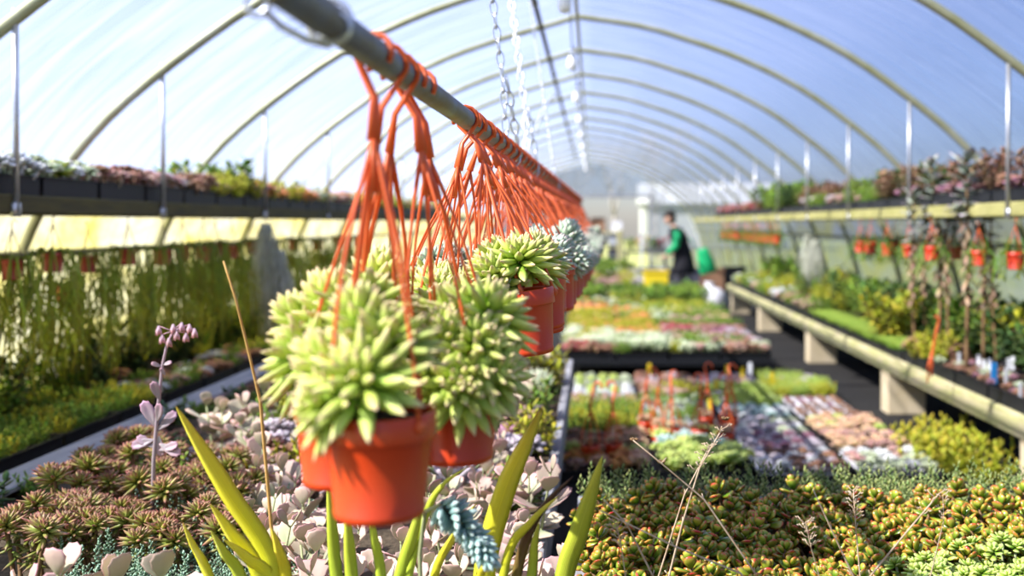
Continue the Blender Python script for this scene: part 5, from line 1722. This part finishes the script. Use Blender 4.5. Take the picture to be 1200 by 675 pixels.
sack((2.03, 17.36, .0), .60, 'whiteplastic', 'white tied sack at the person\'s feet')
sack((1.38, 17.6, .0), .58, 'whiteplastic', 'white sack leaning below the green sleeve')
# crates and posts far right
for i in range(3):
    o = crate((2.0 + i * .6, 21 + i * .8, 0), (.5, .4, .5), M[('greysteel', 'cardboard', 'blackplastic')[i]], ['grey bin standing beyond the person', 'brown bin beyond the right bench end', 'black bin beyond the right bench end'][i])
# outside: bare trees, pale shed
def bare_tree(loc, H, seed, label):
    rg = random.Random(seed); e = empty('bare_tree', loc); tag(e, label, 'tree', 'bare trees outside the far door')
    tr = MB(); br = MB()
    def grow(mb, p, d, l, r, depth):
        q = p + d * l
        mb.tube([p, p.lerp(q, .5) + Vector((rg.uniform(-.05, .05), rg.uniform(-.05, .05), 0)) * l, q], [r, r * .85, r * .65], 5)
        if depth == 0: return
        for k in range(3 if depth > 1 else 4):
            nd = (d + Vector((rg.uniform(-.7, .7), rg.uniform(-.7, .7), rg.uniform(-.1, .5)))).normalized()
            grow(br, q, nd, l * rg.uniform(.6, .8), r * .55, depth - 1)
    grow(tr, Vector((0, 0, -.1)), Vector((0, 0, 1)), H * .32, H * .018, 5)
    tr.build('trunk', M['bark'], e); br.build('branches', M['bark'], e)
    return e


bare_tree((1.0, 47, 0), 6.0, 3, 'bare grey tree straight outside the far door')
bare_tree((3.2, 50, 0), 6.5, 4, 'bare grey tree outside the far door, right of the first')
bare_tree((-1.5, 52, 0), 5.5, 6, 'bare grey tree outside the far door, left of the first')
e = empty('shed', (7.5, 62, 0)); tag(e, 'pale shed standing outside the far door behind the bare trees', 'shed')
MB().box((0, 0, 1.4), (9, 4, 2.8)).build('wall', M['shed'], e, smooth=False)
mb = MB(); mb.add([(-4.7, -2.3, 2.7), (4.7, -2.3, 2.7), (4.7, 2.3, 2.7), (-4.7, 2.3, 2.7), (-4.7, 0, 4.0), (4.7, 0, 4.0)], [(0, 1, 5, 4), (3, 4, 5, 2), (0, 4, 3), (1, 2, 5), (0, 3, 2, 1)])
mb.build('roof', M['shed'], e, smooth=False)

# ------------------------------------------------------------------ the person
def person():
    e = empty('person', (1.72, 18.0, 0), 0); tag(e, 'person in dark cap, long black coat and green sleeves, facing left in the aisle', 'person')
    skin = plain('skin', (.62, .36, .25), .5, .4, var=.08)
    black = plain('black_cloth', (.012, .012, .016), .8, .2, var=.3)
    green = plain('green_cloth', (.01, .38, .13), .7, .3, var=.12)
    dark = plain('dark_hair', (.02, .015, .012), .6, .3, var=.3)
    grey = plain('grey_trousers', (.16, .16, .18), .8, .2, var=.2)
    # facing -x; y is the person's sideways axis
    J = {'pel': ((0, 0, .93), .135), 'sp': ((-.02, 0, 1.12), .125), 'ch': ((-.06, 0, 1.32), .145), 'nk': ((-.12, 0, 1.47), .058), 'hd0': ((-.15, 0, 1.54), .07)}
    V = []; E = []; Rr = []
    def add(p, r, par=None):
        V.append(p); Rr.append(r); i = len(V) - 1
        if par is not None: E.append((par, i))
        return i
    pel = add((0, 0, .93), .13); sp = add((-.02, 0, 1.10), .115, pel); ch = add((-.06, 0, 1.30), .125, sp)
    nk = add((-.11, 0, 1.45), .055, ch); add((-.14, 0, 1.53), .06, nk)
    hands = []
    for s in (-1, 1):
        sh = add((-.07, s * .17, 1.38), .062, ch)
        el = add((-.13 if s < 0 else -.02, s * .22, 1.12), .046, sh)
        wr = add((-.30 if s < 0 else -.16, s * .18, .98), .030, el)
        pa = add((-.36 if s < 0 else -.21, s * .17, .945), .034, wr)
        hands.append((V[pa], s))
        hp = add((0, s * .085, .88), .095, pel)
        kn = add((-.05 * s, s * .10, .48), .062, hp)
        an = add((.02 - .06 * s, s * .10, .09), .042, kn)
        he = add((-.05 - .06 * s, s * .105, .045), .040, an)
        add((-.15 - .06 * s, s * .11, .03), .030, he)
    me = bpy.data.meshes.new('body'); me.from_pydata(V, E, []); o = link('body', me, e)
    m = o.modifiers.new('skin', 'SKIN')
    for i, sv in enumerate(me.skin_vertices[0].data):
        sv.radius = (Rr[i], Rr[i]); sv.use_root = (i == 0)
    m.use_smooth_shade = True
    o.modifiers.new('sub', 'SUBSURF').levels = 2; o.modifiers['sub'].render_levels = 2
    me.materials.append(skin)
    # trousers, coat, sleeves follow the body
    def sk(name, pts, rad, mat, parent=e):
        return MB().tube(pts, rad, 14).build(name, mat, parent)
    for s in (-1, 1):
        sk('trouser_leg', [(0, s * .085, .92), (-.025 * s, s * .092, .68), (-.05 * s, s * .10, .48), (.02 - .06 * s, s * .10, .10)], [.115, .10, .082, .072], grey)
        sk('boot', [(.05 - .06 * s, s * .10, .055), (-.05 - .06 * s, s * .105, .05), (-.17 - .06 * s, s * .11, .042)], [.055, .058, .04], black)
        a = [(-.07, s * .15, 1.39), (-.10 if s < 0 else -.05, s * .20, 1.25), (-.13 if s < 0 else -.02, s * .22, 1.12), (-.30 if s < 0 else -.16, s * .18, .985)]
        sk('sleeve', a, [.082, .072, .064, .045], green)
    mb = MB()
    prof = [(-.02, .60, .22, .24), (-.01, .75, .20, .225), (0, .93, .175, .20), (-.02, 1.10, .155, .19), (-.06, 1.30, .165, .205), (-.085, 1.40, .13, .17), (-.11, 1.46, .075, .085)]
    ns = 20; Vv = [(x + a * math.cos(2 * PI * k / ns), b * math.sin(2 * PI * k / ns), z) for x, z, a, b in prof for k in range(ns)]
    mb.add(Vv, [(i * ns + k, i * ns + (k + 1) % ns, (i + 1) * ns + (k + 1) % ns, (i + 1) * ns + k) for i in range(len(prof) - 1) for k in range(ns)])
    c = mb.build('coat', black, e); c.modifiers.new('thick', 'SOLIDIFY').thickness = .012
    # head: face towards -x, tilted down
    H = (-.175, 0, 1.63)
    mb = MB().ball(H, (.098, .078, .118), 20, 14)
    mb.ball((H[0] - .035, 0, H[2] - .055), (.062, .055, .058), 14, 10)
    mb.leaf(BUD, (H[0] - .088, 0, H[2] + .012), (-.45, 0, -1), (-1, 0, 0), .052, .016, .020)
    for s in (-1, 1): mb.ball((H[0] + .01, s * .078, H[2] - .005), (.022, .010, .032), 8, 6)
    mb.build('head', skin, e)
    mb = MB()
    for s in (-1, 1): mb.ball((H[0] - .082, s * .032, H[2] + .012), (.012, .014, .009), 8, 6)
    mb.build('eyes', dark, e)
    MB().ball((H[0] - .088, 0, H[2] - .062), (.012, .026, .006), 10, 6).build('mouth', plain('lip', (.45, .16, .13), .5, .3), e)
    mb = MB(); mb.ball((H[0] + .03, 0, H[2] - .01), (.088, .083, .11), 16, 10); mb.build('hair', dark, e)
    mb = MB().lathe([(.102, 0), (.105, .03), (.09, .075), (.05, .105), (.002, .112)], (H[0] + .008, 0, H[2] + .035), 20, True)
    mb.box((H[0] - .125, 0, H[2] + .043), (.11, .13, .012), 0, .004); mb.build('cap', dark, e)
    # hands: palm is the end of the arm; five fingers each
    for (p, s) in hands:
        mb = MB(); p = Vector(p)
        for k in range(4):
            b = p + Vector((-.030, (k - 1.5) * .018, -.004)); l = (.066, .074, .070, .056)[k]
            mb.tube([p + Vector((-.005, (k - 1.5) * .013, 0)), b, b + Vector((-l * .5, 0, -.012)), b + Vector((-l * .8, 0, -.034))], [.010, .0098, .0088, .007], 8)
        mb.tube([p + Vector((.005, -s * .022, 0)), p + Vector((-.022, -s * .045, -.008)), p + Vector((-.048, -s * .046, -.022))], [.011, .010, .008], 8)
        mb.build('fingers', skin, e)
    e.rotation_euler = (0, -.10, 0)
    return e


person()
# green bag hung at the person's back
mb = MB(); V = []; ns = 16
for z, a, b in ((0, .13, .05), (.03, .16, .07), (.25, .15, .075), (.42, .11, .05), (.46, .105, .04)):
    for k in range(ns):
        w = 2 * PI * k / ns; V.append((a * math.cos(w) * (1 if math.cos(w) > 0 else .9), b * math.sin(w), z))
mb.add(V, [(i * ns + k, i * ns + (k + 1) % ns, (i + 1) * ns + (k + 1) % ns, (i + 1) * ns + k) for i in range(4) for k in range(ns)] + [tuple(range(ns))[::-1], tuple(4 * ns + k for k in range(ns))])
o = empty('shoulder_bag', (2.07, 17.9, .60)); o.rotation_euler = (0, -.25, 0); tag(o, 'bright green bag hanging behind the person in black', 'bag')
gm = plain('green_bag_cloth', (.01, .42, .14), .6, .3, var=.1)
mb.build('pouch', gm, o); MB().tube([(-.08, 0, .45), (-.13, 0, .62), (-.2, 0, .72)], .014, 6).build('strap', gm, o)
# ------------------------------------------------------------------ light, camera
for p in POOLS: p.drop_unused()
w = bpy.data.worlds.new('World'); SC.world = w; w.use_nodes = True
nt = w.node_tree; nt.nodes.clear()
ow = nt.nodes.new('ShaderNodeOutputWorld'); bg = nt.nodes.new('ShaderNodeBackground'); sk = nt.nodes.new('ShaderNodeTexSky')
sk.sky_type = 'NISHITA'; sk.sun_disc = False
SUN = Vector((.66, .32, -.68)).normalized()      # travel direction of the sunlight
elev = math.asin(-SUN.z)
sk.sun_elevation = elev
sk.sun_rotation = math.atan2(-SUN.x, -SUN.y)
sk.air_density = 1.1; sk.dust_density = .4; sk.ozone_density = 4.0; sk.altitude = 50
bg.inputs['Strength'].default_value = SKY
tn = nt.nodes.new('ShaderNodeMix'); tn.data_type = 'RGBA'; tn.blend_type = 'MULTIPLY'; tn.inputs[0].default_value = 1; tn.inputs[7].default_value = (.90, .90, 1.10, 1)
nt.links.new(sk.outputs[0], tn.inputs[6]); nt.links.new(tn.outputs[2], bg.inputs[0]); nt.links.new(bg.outputs[0], ow.inputs[0])
ld = bpy.data.lights.new('sun', 'SUN'); ld.energy = SUNE; ld.angle = math.radians(.6); ld.color = (1, .95, .86)
lo = bpy.data.objects.new('sun', ld); COL.objects.link(lo); lo.location = (-6, -4, 9)
lo.rotation_euler = SUN.to_track_quat('-Z', 'Y').to_euler()

cd = bpy.data.cameras.new('camera'); co = bpy.data.objects.new('camera', cd); COL.objects.link(co)
co.location = (0, 0, CZ); co.rotation_euler = (PI / 2, 0, 0)
cd.sensor_fit = 'HORIZONTAL'; cd.sensor_width = 36; cd.lens = F * 36 / 1200
cd.shift_x = (600 - U0) / 1200; cd.shift_y = -(337.5 - V0) / 1200
cd.clip_start = .05; cd.clip_end = 500
cd.dof.use_dof = True; cd.dof.focus_distance = 2.25; cd.dof.aperture_fstop = 1.9
SC.camera = co
vs = SC.view_settings
vs.view_transform = 'Standard'; vs.look = 'None'; vs.gamma = 1; vs.use_curve_mapping = False; vs.exposure = EXPO
cy = SC.cycles
cy.max_bounces = 8; cy.transparent_max_bounces = 12; cy.diffuse_bounces = 4; cy.transmission_bounces = 4
cy.use_denoising = True
cy.sample_clamp_indirect = 6
